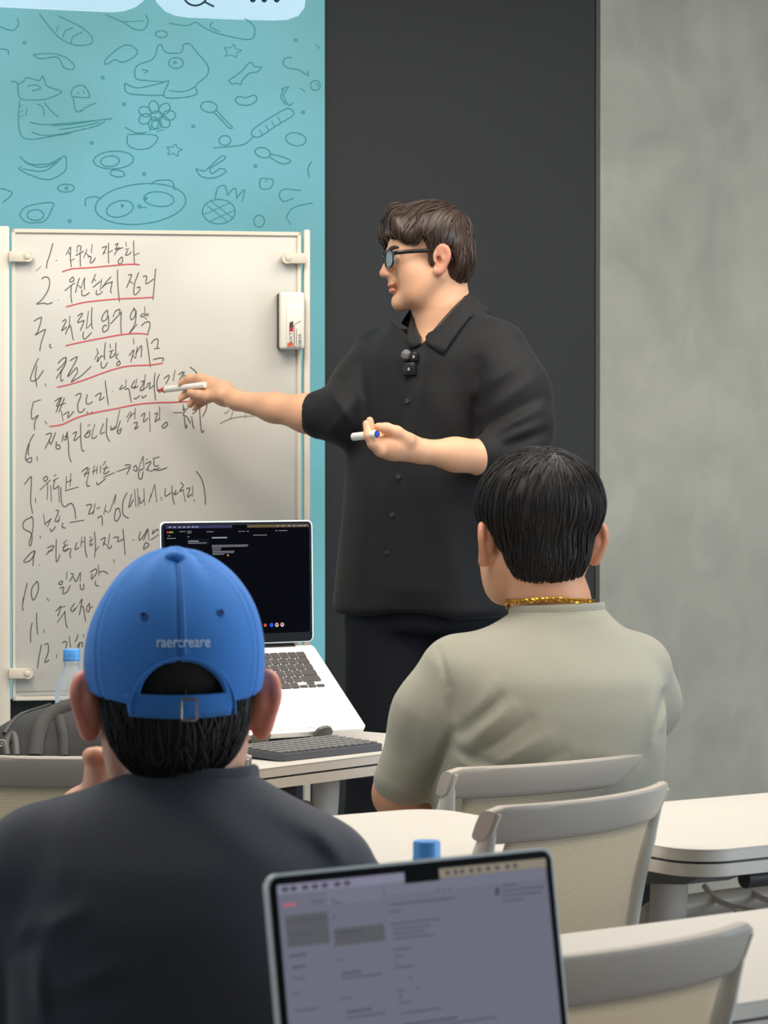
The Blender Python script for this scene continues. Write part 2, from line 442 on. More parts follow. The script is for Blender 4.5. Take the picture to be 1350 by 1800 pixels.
def plaster():
    m = mat('plaster', (146, 145, 134), 0.75)
    nt = m.node_tree; b = nt.nodes['Principled BSDF']; tc = nt.nodes.new('ShaderNodeTexCoord')
    def noise(sc, det, stretch, dist=0.0):
        mp = nt.nodes.new('ShaderNodeMapping'); mp.inputs['Scale'].default_value = stretch; mp.inputs['Rotation'].default_value = (0, .5, 0)
        n = nt.nodes.new('ShaderNodeTexNoise'); n.inputs['Scale'].default_value = sc; n.inputs['Detail'].default_value = det; n.inputs['Distortion'].default_value = dist
        nt.links.new(tc.outputs['Object'], mp.inputs[0]); nt.links.new(mp.outputs[0], n.inputs['Vector']); return n
    n1 = noise(2.4, 4, (1, 1, .8), 1.5); n2 = noise(7, 6, (1, 1, .6), 2.0)
    ad = nt.nodes.new('ShaderNodeMath'); ad.operation = 'MULTIPLY_ADD'; ad.inputs[1].default_value = .45; nt.links.new(n2.outputs['Fac'], ad.inputs[0]); nt.links.new(n1.outputs['Fac'], ad.inputs[2])
    r1 = nt.nodes.new('ShaderNodeValToRGB'); e = r1.color_ramp.elements
    e[0].position = .50; e[0].color = srgb(158, 157, 146); e[1].position = .95; e[1].color = srgb(182, 180, 166)
    nt.links.new(ad.outputs[0], r1.inputs[0]); nt.links.new(r1.outputs[0], b.inputs['Base Color'])
    bp = nt.nodes.new('ShaderNodeBump'); bp.inputs['Strength'].default_value = .12; bp.inputs['Distance'].default_value = .004
    nt.links.new(n2.outputs['Fac'], bp.inputs['Height']); nt.links.new(bp.outputs[0], b.inputs['Normal'])
    return m
def structure(o): o['kind'] = 'structure'; return o
structure(boxobj('floor', (0, 4.3, -0.02), (9.0, 9.4, 0.04), M_floor))
structure(boxobj('ceiling', (0, 4.3, 2.82), (9.0, 9.4, 0.04), M_ceil))
structure(slab('wall_front', -3.2, sR, 0.0, 2.8, 0.0, -0.12, M_darkwall))
structure(slab('wall_right', sR2, 4.4, 0.0, 2.8, 0.015, -0.12, plaster()))
structure(slab('trim_1', sR + 0.0015, sR2 - 0.0005, 0.0, 2.8, 0.004, -0.10, mat('trim_metal', (108, 105, 96), 0.45, 0.3)))
structure(slab('baseboard_front', -3.2, sR - 0.002, 0.0, 0.08, 0.012, 0.001, M_dark))

# LED display
def led_mat(name, ca, cb):
    m = bpy.data.materials.new(name); m.use_nodes = True; nt = m.node_tree; b = nt.nodes['Principled BSDF']
    b.inputs['Base Color'].default_value = (.01, .01, .012, 1); b.inputs['Roughness'].default_value = .5
    tc = nt.nodes.new('ShaderNodeTexCoord'); sp = nt.nodes.new('ShaderNodeSeparateXYZ'); nt.links.new(tc.outputs['Object'], sp.inputs[0])
    def mth(op, a, bv=None):
        n = nt.nodes.new('ShaderNodeMath'); n.operation = op
        for i, x in enumerate((a, bv)):
            if x is None: continue
            if isinstance(x, (int, float)): n.inputs[i].default_value = x
            else: nt.links.new(x, n.inputs[i])
        return n.outputs[0]
    pitch = 0.0047
    gx = mth('SINE', mth('MULTIPLY', sp.outputs['X'], 2 * math.pi / pitch)); gz = mth('SINE', mth('MULTIPLY', sp.outputs['Z'], 2 * math.pi / (pitch * 1.07)))
    nz = nt.nodes.new('ShaderNodeTexNoise'); nz.inputs['Scale'].default_value = 2.0; nt.links.new(tc.outputs['Object'], nz.inputs['Vector'])
    g = mth('ADD', mth('MULTIPLY', gx, .10), mth('MULTIPLY', gz, .10))
    g = mth('ADD', g, 1.0)
    ramp = nt.nodes.new('ShaderNodeMix'); ramp.data_type = 'RGBA'; ramp.inputs[6].default_value = srgb(*ca); ramp.inputs[7].default_value = srgb(*cb)
    mr = nt.nodes.new('ShaderNodeMapRange'); mr.inputs[1].default_value = .35; mr.inputs[2].default_value = .65
    nt.links.new(nz.outputs['Fac'], mr.inputs[0]); nt.links.new(mr.outputs[0], ramp.inputs[0])
    nt.links.new(ramp.outputs[2], b.inputs['Emission Color']); nt.links.new(g, b.inputs['Emission Strength'])
    return m
M_led = led_mat('led_teal', (99, 166, 169), (112, 183, 194))
M_bub = led_mat('led_pale', (186, 224, 240), (196, 232, 248))
M_dood = emat('led_doodle', (78, 143, 147), 1.0)
M_icon = emat('led_icon', (40, 60, 78), 1.0)
led = empty('display_screen', wpt(-0.8, 0.67))
tag(led, 'large teal LED wall display showing a chat window with faint doodles', 'display')
zb = Qp(30, 1228, W0, WN).z
so = empty_off = 0.02
def wledobj(o): o.parent = led; o.matrix_parent_inverse = Matrix.Translation(-led.location); return o
def local(o):         # keep world placement under an unrotated thing
    return o
def adopt(o, parent):
    bpy.context.view_layer.update(); mw = o.matrix_world.copy(); o.parent = parent
    o.matrix_parent_inverse = parent.matrix_world.inverted(); return o
cab = bpy.data.objects.new('screen_cabinet', None)
bpy.data.objects.remove(cab)
o = slab('cabinet', -2.6, -0.001, zb - 0.0, 2.74, 0.017, 0.001, M_black); adopt(o, led)
sc_me = boxobj('screen_panel', (0, 0, 0), (2.598, 0.004, 2.74 - zb - 0.002), M_led); sc_me.location = wpt(-1.301, (2.74 + zb) / 2, 0.0195); sc_me.rotation_euler = (0, 0, WY); adopt(sc_me, led)
L0 = W0 + WN * 0.0216
def onled(x, y): return Qp(x, y, L0, WN)
def poly_on(name, pts, m, to3, nrm, lift, parent):
    v = [to3(x, y) + nrm * lift for x, y in pts]
    o = mobj(name, v, [tuple(range(len(v)))], m); return adopt(o, parent)
lb = [(-60, -40), (282, -40)] + [(262, -14), (252, 2), (238, 13), (218, 20), (195, 22)] + [(100, 18), (0, 13), (-60, 10)]
rb = [(258, -40)] + [(266, -14), (276, 6), (290, 20), (308, 28), (330, 31), (400, 34), (480, 36.5), (505, 35), (524, 28), (535, 14), (537, -4), (537, -40)]
poly_on('chat_bubble', lb, M_bub, onled, WN, .0012, led); poly_on('chat_bubble', rb, M_bub, onled, WN, .0012, led)
ic = [circ(343, -10, 21, 20, 0, 16), ([(358, 3), (376, 12)], 4.5)]
adopt(ribbons('search_icon', [(ic[0], 3.4), ic[1]], 3, M_icon, None, onled, WN, .0024), led)
for cx in (444, 464, 486):
    poly_on('menu_dot', circ(cx, -0.5, 5.2, 5.2, 0, 14)[:-1], M_icon, onled, WN, .0024, led)
DS = 2.3276
dood = '''160,55 210,120 250,160 310,185 370,180 375,150 330,110 290,90 240,65;255,155 270,125 300,115;290,180 300,150 340,130;230,130 240,105
430,60 500,90 550,120 590,120 605,85 595,60;500,90 590,85;0,110 50,125 75,100 70,75
690,95 760,105 800,90;800,90 870,130 990,160 1035,155 1040,110 1000,75;870,90 860,110 900,130
425,260 440,235 490,195 530,185 562,210 545,235 500,255 470,245 440,262 425,260
640,215 645,190 660,185 680,215 740,215 750,185 775,180 810,220 850,270 845,310 800,350 805,385 740,400 670,395 690,335 670,335 600,330 555,320 560,270 620,245 640,215
510,340 560,360 640,345 690,330;510,340 520,380 600,390 670,390;690,370 750,375 800,355;580,285 605,290 590,300
935,330 990,290 1010,265 1030,255 1040,272 1070,275 1050,295 1020,300 990,330 985,345 965,340 950,345 935,330
960,410 975,395 1005,400 1040,390 1050,410 1020,430 980,428 960,410;1195,235 1165,240 1160,265 1185,280 1220,285 1260,310 1255,290
135,225 165,240 235,235 260,275 290,285 305,270 275,240 230,222 170,220 135,225
45,335 70,340 80,400 130,410 190,405 250,380 240,370 190,350 175,310 160,330 110,318 95,335 70,345;80,410 75,500 90,560 140,570 200,560 290,545;110,440 105,475;180,420 210,455 240,480
120,500 200,510 420,490 460,485;130,540 200,555 380,520 430,495;90,430 80,440;95,450 82,460;95,470 80,480;150,425 175,440 180,475;110,352 150,348 165,362 130,372
210,515 300,508 400,492;240,530 330,518 410,500
290,390 300,360 340,350 365,385 360,400 290,395;300,400 310,455 335,450;330,460 350,440 395,420;315,375 325,385;340,370 345,385
510,520 560,545 600,540;520,555 525,595 570,612 620,600 640,555 520,550;620,510 610,540;640,540 670,530
880,445 915,485 950,520 935,522 900,485 870,455;1030,555 1060,560 1130,515 1200,470 1185,445 1160,450 1100,485 1035,530 1030,555;1060,530 1075,555;1085,510 1100,535;1110,495 1125,520;1135,475 1150,505
1035,560 1000,590 940,600 870,605;1150,365 1180,355 1160,390 1180,430 1200,420;1160,360 1150,400 1170,430
80,640 120,670 200,670 260,640 270,655 265,700 200,735 120,715 75,690;90,690 180,700 250,650;100,665 170,685 240,660;75,690 90,680
800,690 820,720 860,730 900,720 925,700 900,690 870,710 860,690 920,650 905,640 850,690 830,700 800,690
1100,630 1150,640 1190,660 1150,670 1100,640;1040,620 1050,635;1065,730 1115,735 1105,770 1065,770 1065,730;1085,745 1095,735
350,845 350,815 380,805 410,810;615,755 640,740 700,740 715,780;575,848 600,850
880,815 890,770 920,760 930,800;930,800 960,770 970,810;965,815 1000,775 990,825;845,840 930,905;860,820 955,895;830,880 940,830;860,905 960,860
80,880 100,850 150,835 215,830 210,860 180,905 110,910 80,880;1140,800 1160,775 1230,780;1140,800 1160,825 1200,810;1170,890 1200,850 1280,830;1170,890 1190,920
0,770 50,790 10,830;0,200 30,205 35,225;1290,180 1310,200;1275,660 1260,690 1265,725;1290,340 1305,355;1225,360 1250,375'''
DL = parse(dood, 0, 0, DS)
def C(cx, cy, rx, ry=None, rot=0, n=16): return [(x / DS, y / DS) for x, y in circ(cx, cy, rx, ry or rx, rot, n)]
DL += [C(720, 258, 30, 22), C(716, 256, 5), C(855, 438, 34, 22, 10), C(920, 575, 24, 20), C(465, 655, 82, 36, -3), C(450, 660, 38, 22, -5), C(480, 710, 30, 14, 8),
       C(1075, 625, 32, 20, 15), C(1210, 570, 42, 26, 10), C(575, 835, 186, 82, -6, 30), C(490, 855, 56, 32, -14), C(500, 842, 4), C(597, 812, 4), C(650, 815, 62, 30, 5), C(570, 845, 6),
       C(270, 770, 34, 16), C(272, 770, 6), C(895, 866, 67, 50, 0), C(145, 880, 34, 22), C(1060, 905, 22, 24), C(660, 140, 24, 14), C(640, 475, 24, 20), C(640, 508, 20), C(1290, 350, 20)]
for k in range(7):
    t = k * .9; DL.append(C(640 + 52 * math.cos(t), 472 + 34 * math.sin(t), 26, 20, math.degrees(t)))
for sx, sy, r in ((950, 210, 40), (712, 615, 36)):
    st = []
    for k in range(11): rr = r if k % 2 == 0 else r * .5; t = -math.pi / 2 + k * math.pi / 5 + .2; st.append(((sx + rr * math.cos(t)) / DS, (sy + rr * .75 * math.sin(t)) / DS))
    for a, b2 in zip(st, st[1:]): DL.append([a, b2])
for dx, dy in ((100, 175), (420, 318), (507, 427), (790, 517), (375, 585), (590, 712), (285, 905), (1210, 165), (1240, 460), (1045, 680)): DL.append(C(dx, dy, 6, 5, 0, 8))
def clusters(lines, gap):
    bb = [(min(x for x, y in l) - gap, min(y for x, y in l) - gap, max(x for x, y in l) + gap, max(y for x, y in l) + gap) for l in lines]; par = list(range(len(lines)))
    def fd(i):
        while par[i] != i: i = par[i]
        return i
    for i in range(len(lines)):
        for j in range(i):
            A, B_ = bb[i], bb[j]
            if A[0] < B_[2] and B_[0] < A[2] and A[1] < B_[3] and B_[1] < A[3]: par[fd(i)] = fd(j)
    out = {}
    for i in range(len(lines)): out.setdefault(fd(i), []).append(lines[i])
    return list(out.values())
for cl_ in clusters(DL, 1.2): adopt(ribbons('doodle', cl_, 2.1, M_dood, None, onled, WN, .0012), led)

# ------------------------------------------------------------------ whiteboard
BY = math.radians(8.2); BD = Vector((math.cos(BY), math.sin(BY), 0)); BN = Vector((math.sin(BY), -math.cos(BY), 0))
B0 = Q(275, 820, 6.2)
def onb(x, y): return Qp(x, y, B0, BN)
BMAT = Matrix.Rotation(BY, 4, 'Z')
M_board = mat('board_enamel', (212, 208, 199), 0.22, noise=(2.5, .015), spec=0.5)
M_bframe = mat('board_frame', (232, 222, 205), 0.4)
M_ink = mat('black_ink', (90, 86, 82), 0.6); M_inkf = mat('faint_ink', (150, 146, 140), 0.6)
M_red = mat('red_ink', (218, 84, 92), 0.55)
wb = empty('whiteboard', Vector((onb(275, 820).x, onb(275, 820).y, 0)))
tag(wb, 'tall white whiteboard on cream stand covered in numbered black handwriting', 'whiteboard')
def bs(px): return (onb(px, 820) - B0).dot(BD)
zt = onb(275, 405).z; zbm = onb(275, 1229).z; s0, s1 = bs(21), bs(529)
def bbox_(name, a, b_, z0, z1, f, bk, m, bev=.002):
    c = B0 + BD * ((a + b_) / 2) + BN * ((f + bk) / 2); c.z = (z0 + z1) / 2
    return adopt(boxobj(name, c, (b_ - a, abs(f - bk), z1 - z0), m, None, bev, BMAT, 2), wb)
bbox_('board', s0 + .006, s1 - .006, zbm + .006, zt - .006, 0.0, -0.016, M_board)
fm = bmesh.new()
for a, b_, z0, z1 in ((s0, s1, zt - .009, zt), (s0, s1, zbm, zbm + .009), (s0, s0 + .008, zbm, zt), (s1 - .008, s1, zbm, zt)):
    c = B0 + BD * ((a + b_) / 2) - BN * .008; c.z = (z0 + z1) / 2; box(fm, c, (b_ - a, .026, z1 - z0), .0015, BMAT, 1)
adopt(bobj('frame', fm, M_bframe), wb)
for a, b_ in ((bs(-4), bs(17.5)), (bs(529.5) + .006, bs(545.5))):
    bbox_('upright', a, b_, 0.09, onb(275, 402).z + .002, .004, -.03, M_bframe, .004)
bbox_('crossbar', bs(0), bs(540), 0.3, 0.34, -.004, -.028, M_bframe, .004)
for a in (bs(7), bs(538)):
    fb = bmesh.new(); c = B0 + BD * a - BN * .013; c.z = .075; box(fb, c, (.045, .5, .035), .008, BMAT)
    f_ = adopt(bobj('foot', fb, M_bframe), wb)
    for q in (-.22, .22):
        cb = bmesh.new(); c2 = B0 + BD * a - BN * .013 - BN * q; c2.z = .03
        r_ = bmesh.ops.create_cone(cb, cap_ends=True, segments=18, radius1=.028, radius2=.028, depth=.022)
        bmesh.ops.transform(cb, matrix=Matrix.Translation(c2) @ BMAT @ Matrix.Rotation(math.pi / 2, 4, 'Y'), verts=cb.verts)
        adopt(bobj('caster', cb, M_dark), f_)
for px, py, sgn in ((18, 452, 1), (18, 1183, 1), (534, 455, -1)):
    cb = bmesh.new(); c = onb(px + 15 * sgn, py) + BN * .012
    box(cb, c, (.044, .016, .023), .003, BMAT)
    e = onb(px + 31 * sgn, py) + BN * .012
    r_ = bmesh.ops.create_cone(cb, cap_ends=True, segments=20, radius1=.0115, radius2=.0115, depth=.017)
    bmesh.ops.transform(cb, matrix=Matrix.Translation(e) @ BMAT @ Matrix.Rotation(math.pi / 2, 4, 'X'), verts=r_['verts'])
    k_ = adopt(bobj('clamp', cb, mat('clamp_plastic', (228, 216, 196), .4)), wb)
    kb = bmesh.new(); r_ = bmesh.ops.create_uvsphere(kb, u_segments=16, v_segments=8, radius=.0075)
    bmesh.ops.transform(kb, matrix=Matrix.Translation(onb(px + 29 * sgn, py) + BN * .020) @ BMAT @ Matrix.Diagonal((1, .5, 1, 1)), verts=kb.verts)
    adopt(bobj('knob', kb, M_cream), k_)
Z1 = '''243,95 215,200 185,290 178,348;272,268 282,270
412,135 370,215;390,180 412,212;418,135 415,250 425,335;418,275 455,250;485,125 480,190;487,122 520,130 510,180;465,220 505,200 545,175;512,195 512,270 515,330
580,155 545,245;565,195 600,225;630,108 622,195;585,235 620,232 610,290 640,280 662,240
725,145 770,130 755,170 735,212;740,185 765,195;793,92 790,190 795,298;797,190 835,165
855,115 885,100 870,140 860,160 905,140;850,215 880,165 935,140;920,235 890,270 895,302 925,290 930,240 910,240
962,85 968,130;955,160 995,150;985,165 960,215 1000,205 1015,180;1040,70 1042,190 1048,300;1050,215 1095,195
#
130,455 150,435 190,435 210,480 190,570 130,660 80,700 150,690 190,700 240,682;292,652 297,657
440,430 410,460 415,482 450,465 440,430;358,570 410,525 460,490;425,520 420,620 430,690
505,440 480,520 465,590;490,510 520,545;555,440 520,540;555,435 552,500 555,560;528,555 530,610 560,615 605,585
665,400 645,450 625,495;640,450 670,470;635,535 680,500 715,470;725,450 710,570;675,560 670,600 695,605 735,575
820,428 770,480 725,545;735,530 770,500 830,480;830,470 812,570 825,588;880,358 885,520 900,680
985,415 1020,410 995,480 970,540;1000,470 1035,500;1090,385 1070,440 1045,500;1050,500 1040,580 1055,608 1095,570 1100,530 1070,540
1130,430 1170,425 1160,498 1200,480 1240,450;1258,348 1245,500 1232,660'''
Z2 = '''100,180 160,145 170,160 140,270 115,305 190,260 205,265 170,370 155,452;258,385 245,405 265,425
360,185 385,165 395,180 355,265 400,230;430,130 425,240;390,300 410,250 435,220 455,320 465,352
500,135 530,110 545,115 500,190 560,170;560,170 545,220 525,265;600,85 580,250;590,240 635,190;632,50 628,150 630,220 640,250;555,275 550,320 570,340 630,280
775,75 740,110 720,160 735,180 770,150 775,85;782,130 785,230 765,265 735,275 730,240 750,215 770,225
845,85 825,140;840,90 885,70 880,110;800,205 850,150 905,95;900,90 895,200 900,300
1020,60 985,120 990,165 1020,140 1030,90 1010,55;1035,80 1025,200 970,292;975,290 1045,205
1115,45 1115,110;1105,105 1075,130 1100,140 1115,115;1110,120 1150,130;1120,115 1155,110;1115,140 1130,165;1085,225 1110,195 1155,185 1160,230 1140,290
#
145,515 105,600 70,715 130,710 190,625;130,580 115,680 130,779;205,748 212,775
320,565 360,525 395,510 380,560 310,630;395,510 390,570 345,640 305,705;385,580 350,650 350,725 370,710
430,540 490,505 490,530 410,680;440,620 410,680 430,670 490,600;495,600 500,640 490,660 440,735;440,735 530,680 625,590
675,425 690,480;655,530 690,460;690,500 680,550 720,490;755,370 745,480 750,530;745,500 720,500;715,545 720,600 745,600 775,555
795,385 800,430;785,460 830,440;815,450 795,510 825,500 840,470;850,375 850,500 870,525;855,500 875,470;885,540 860,560 865,585 890,565 875,535
1010,335 1015,390;970,495 1015,440 985,555;1000,490 1025,515;1045,410 1030,520;1030,480 1060,430 1085,405 1080,510
1130,330 1150,480 1165,600;1170,385 1205,345 1235,350 1225,430;1195,430 1250,425;1190,530 1250,515 1285,520 1275,545'''
Z3 = '''135,305 75,325;80,325 65,390 70,450 115,420 90,470 88,530;165,465 180,488
235,320 280,290 250,350 275,345;290,285 270,340 245,400;310,290 290,345 265,400;275,345 320,330;285,385 300,465;300,420 340,395 335,440 380,390
390,275 425,258 430,280 408,340 415,395 440,395 462,370;480,265 470,310 480,340 520,320;475,395 490,410 520,395
535,280 580,255 570,310 605,285;612,165 620,240 635,345;665,245 672,248
740,195 718,230 770,205;765,155 765,195;755,230 785,225 795,270 805,325
830,160 805,215 840,205;845,150 835,220;820,225 860,205;828,290 835,300 870,275
875,175 900,170 870,235 895,230;910,115 895,235;880,240 935,200;885,275 890,292 920,270
920,195 945,180 940,225 975,195;980,105 975,200 985,310;1015,115 995,170 1000,230 1020,255
1045,150 1080,125 1085,140 1060,190;1130,85 1115,165;1155,120 1190,100 1160,165;1200,95 1185,150;1195,130 1230,120;1240,62 1280,95 1300,125
#
85,560 55,610 40,690 45,717;170,565 215,560 165,670;195,600 210,635 245,545;250,615 248,665 275,668 270,640 250,645
300,560 290,620;325,550 320,600 300,600;330,560 340,640 342,710 360,770;325,590 335,540;300,585 325,575
370,560 400,545 380,610 425,575;430,475 430,600 440,680 458,682
480,500 500,490;455,575 510,530;490,530 460,580 490,580 500,545;535,485 520,540;510,590 535,590 550,570;520,540 512,585
600,480 575,555 610,545;625,440 620,560 645,615;655,500 655,530 690,515;720,380 690,520;690,500 655,530;700,545 735,515;725,460 700,540 720,555 730,520
800,390 770,440;810,400 775,470;790,440 830,400;835,365 830,450;820,480 850,475 830,525 860,500
875,430 905,405 895,470 930,440;940,390 945,545;975,415 1000,405 980,470 1010,445;1015,355 1015,460;1065,470 1035,500 1045,517 1075,490 1065,470'''
Z7 = '''110,265 235,262;240,155 245,240 260,200;300,200 240,290 290,320 335,405;255,320 270,455 290,455 285,420;360,225 415,235 360,280
455,150 460,300 480,500 500,520 515,490;445,160 500,135 550,150 540,230 490,320;350,310 370,440 385,472'''
Z7f = '''780,260 800,272 850,225;895,235 870,340 850,335;935,200 935,245;720,412 800,370 900,335 1040,312 1190,308;1062,270 1065,340'''
Z4 = '''80,0 65,60 60,110 95,130 100,95 60,115;138,85 142,120;50,285 95,230 100,260 95,400 110,490;128,378 130,412
205,225 185,240 195,262 215,240 205,225;158,325 235,250;215,270 210,390;235,290 240,405
255,225 275,215;250,260 290,235;265,245 255,315 295,290;290,300 295,410;305,300 310,400 330,440 375,415 400,450 410,525
345,225 340,325;375,205 370,300;345,270 385,250;335,328 430,300
450,195 495,165 470,230;465,210 505,200;505,170 490,260;485,260 490,295 510,290
540,150 530,215;525,195 560,180;560,155 555,210;585,150 580,205;555,265 565,285 620,240
620,120 600,150;595,175 640,165;625,150 605,210 645,190;600,235 680,200;695,195 790,160;750,150 790,150 765,215
810,170 830,150 835,190 810,180;880,85 845,180;880,85 885,175;880,175 850,190 850,240 870,240 880,190
910,105 900,110;895,140 935,125 905,180 925,180;925,195 1000,165;945,105 995,90;955,110 960,155 990,150;950,175 990,185 1048,165
105,510 50,540 45,590 95,620 105,660 95,710 85,690 110,600 110,520 95,508;160,640 165,660
185,490 195,570;195,560 240,520;240,520 210,580;205,545 225,545;230,590 240,612 270,575
270,465 290,470 265,540 300,530;300,500 285,550;320,550 315,580 340,588;365,550 470,532
480,430 520,425 500,490 540,470;545,415 530,495;555,455 580,440;560,520 590,505 595,570
620,425 605,495;610,460 635,480;690,350 645,480;690,350 680,420;690,450 680,520 695,538 720,500 710,450 690,460;770,340 740,400 740,490 780,520
800,350 780,445 815,385;820,315 830,440;840,310 850,440;855,370 860,415 890,385;885,310 890,430;935,350 920,410;930,380 960,285;960,280 975,410;1005,370 1008,395
1035,310 1035,365 1075,340;1080,290 1085,370 1100,425;1085,355 1105,340;1110,320 1100,355 1125,340;1140,270 1160,290 1135,330 1165,320;1160,330 1175,405
1180,315 1205,310 1190,370 1220,350;1225,290 1225,370;1235,385 1238,405;1250,190 1290,250 1310,340 1315,425;1200,540 1200,560'''
Z5 = '''155,290 120,310 60,380 80,390 130,360 160,290 145,350 140,425;192,410 198,418
265,265 310,245 320,260 255,325;270,295 315,285;345,185 345,385 380,320;405,225 440,195;400,260 450,235;425,225 405,290 450,270;415,300 470,265;475,270 465,320 472,352
525,215 510,280 545,260;570,165 560,260;560,215 590,210;595,165 600,290 618,348;640,165 650,180;635,205 670,185;655,190 640,245 670,225;680,120 690,250 680,350;690,290 720,250
735,195 775,175 755,250;755,215 785,240;815,140 800,240;795,240 805,270 830,255 825,240;845,175 890,170 885,210 935,185;930,95 940,200 950,330;1015,193 1030,195
1085,120 1070,180 1080,195 1110,160 1150,95 1110,200;1150,95 1160,200;1130,215 1110,275 1160,240 1130,215;1200,105 1190,140 1230,100 1235,120;1175,195 1250,145;1250,140 1258,245
380,560 365,580 390,585 400,560 380,555;440,475 432,540;375,620 410,610 400,665 440,650 470,590;470,490 495,500 460,560;495,520 520,560 555,480;560,480 555,560;555,580 560,625 585,625 585,580
640,480 690,450 700,480 655,540 660,490;715,410 720,510;720,480 760,470 800,490;690,550 690,590 720,600;850,365 855,400;90,570 65,680 50,750;175,560 130,620 130,700 150,720 185,640 185,570 165,560;260,705 280,730'''
Z6 = '''100,270 85,420 100,480;310,510 312,700 328,860;240,665 215,800 215,985;432,780 420,825
610,490 680,420 690,430 645,570;680,430 770,405;635,670 760,490;755,480 770,660 790,740 805,738
910,360 850,460 880,490 920,440;895,490 960,400;985,370 1030,300 985,550;1000,420 1045,420 1070,560 1085,650;1110,400 1100,480 1140,490 1145,370 1115,400;1150,440 1200,410
385,1015 350,1200 320,1395;430,1020 480,1000 495,1030 490,1150 440,1280 470,1290 505,1255;628,1170 628,1230
710,990 760,965 785,985 770,1080;825,880 845,1065;960,855 950,910 915,975;950,1060 985,990 980,1070;985,1000 1030,980 1030,1060;1045,850 1055,900'''
Z3a, Z3b = Z3.replace('1240,62 1280,95 1300,125', '1240,62 1280,95 1300,125').split('#')
z4 = Z4.split('\n'); z4a = '80,0 65,60 60,110 95,130 100,95 60,115;138,85 142,120'; z4[0] = z4[0].replace(z4a + ';', '')
z5 = Z5.split('\n'); z6 = Z6.split('\n')
i10 = z5[-1].index('90,570 65,680')
z6_0 = z6[0].split(';')
rows = [parse(Z1.split('#')[0], 50, 410, 5.625), parse(Z1.split('#')[1], 50, 410, 5.625), parse(Z2.split('#')[0], 40, 530, 5.192), parse(Z2.split('#')[1], 40, 530, 5.192),
        parse(Z3a, 40, 630, 4.219), parse(Z3b, 40, 630, 4.219) + parse(Z7, 290, 690, 7.5) + parse(z4a, 30, 780, 3.971), parse('\n'.join(z4[:7]), 30, 780, 3.971), parse('\n'.join(z4[7:]), 30, 780, 3.971),
        parse('\n'.join(z5[:4]), 30, 910, 5.0), parse('\n'.join(z5[4:]), 30, 910, 5.0) + parse(z6_0[0], 30, 1020, 9.0), parse(';'.join(z6_0[1:]) + '\n' + '\n'.join(z6[1:3]), 30, 1020, 9.0), parse('\n'.join(z6[3:]), 30, 1020, 9.0)]
for rw in rows: adopt(ribbons('handwriting_line', rw, 1.6, M_ink, None, onb, BN, .0008), wb)
HF = parse(Z7f, 290, 690, 7.5) + parse('75,375 125,325', 50, 410, 5.625) + [[(28, 1216), (120, 1214)], [(36, 1224), (118, 1222)]]
adopt(ribbons('faded_handwriting', HF, 1.6, M_inkf, None, onb, BN, .0007), wb)
for s_, ox, oy, k in (('330,382 430,352 600,340 800,322 960,308 1060,305 1100,312', 50, 410, 5.625), ('370,728 540,685 700,665 900,648 1100,640 1235,632', 50, 410, 5.625),
                     ('388,403 560,365 740,330 900,302 1050,290 1150,300', 40, 530, 5.192), ('310,783 430,755 560,715 720,655 860,610 980,587 1165,578 1280,560', 40, 530, 5.192),
                     ('195,503 290,490 400,440 520,405 700,370 850,340 1000,327 1100,325 1240,318', 40, 630, 4.219)):
    adopt(ribbons('red_underline', parse(s_, ox, oy, k), 2.0, M_red, None, onb, BN, .001), wb)

# eraser hanging on the board edge
def text_mesh(txt, size, m, name, ext=0.0, off=0.0):
    cu = bpy.data.curves.new(name, 'FONT'); cu.body = txt; cu.size = size; cu.extrude = ext; cu.offset = off; cu.align_x = 'CENTER'; cu.align_y = 'CENTER'
    o = bpy.data.objects.new(name, cu); COL.objects.link(o); bpy.context.view_layer.update()
    me = bpy.data.meshes.new_from_object(o.evaluated_get(bpy.context.evaluated_depsgraph_get())); bpy.data.objects.remove(o); bpy.data.curves.remove(cu)
    me.materials.clear(); me.materials.append(m); return bpy.data.objects.new(name, me)
er = empty('board_eraser', onb(509.5, 614) + BN * .002)
tag(er, 'white magnetic whiteboard eraser with orange label stuck on the right board edge', 'eraser')
M_er = mat('eraser_plastic', (243, 238, 224), .35); M_felt = mat('eraser_felt', (88, 86, 78), .95)
ce = onb(510.5, 565); hgt = (onb(510, 515) - onb(510, 615)).z; wid = (onb(533, 560) - onb(488, 560)).length
adopt(boxobj('felt', ce - BD * .002 + BN * .007, (wid, .014, hgt * .97), M_felt, None, .003, BMAT), er)
eb = bmesh.new(); box(eb, ce + BN * .026, (wid - .002, .024, hgt), .006, BMAT, 3); ebo = adopt(bobj('body', eb, M_er), er)
gb = bmesh.new(); box(gb, ce + BN * .0365 + Vector((0, 0, -.012)) + BD * .004, (wid * .62, .008, hgt * .74), .003, BMAT, 2); adopt(bobj('grip', gb, M_er), er)
def onE(x, y): return Qp(x, y, ce + BN * .0408, BN)
t_ = text_mesh('BXT', .0150, mat('label_black', (50, 45, 45), .5), 'lettering'); COL.objects.link(t_)
t_.matrix_world = Matrix.Translation(onE(511.5, 594)) @ BMAT @ Matrix.Rotation(math.pi / 2, 4, 'X') @ Matrix.Rotation(math.pi / 2, 4, 'Z') @ Matrix.Diagonal((1.0, .62, 1, 1)); adopt(t_, er)
def quadE(name, pts, m, lift=0): adopt(mobj(name, [onE(x, y) + BN * lift for x, y in pts], [tuple(range(len(pts)))], m), er)
Mo = mat('label_orange', (226, 98, 48), .5); Mr2 = mat('label_red', (176, 40, 62), .5); Mk = mat('label_dark', (70, 60, 62), .5)
quadE('orange_label', [(505, 603), (515, 602.5), (515, 608), (505, 608.5)], Mo)
quadE('red_label', [(508.5, 576), (515.5, 575), (515.5, 582.5), (508.5, 583)], Mr2)
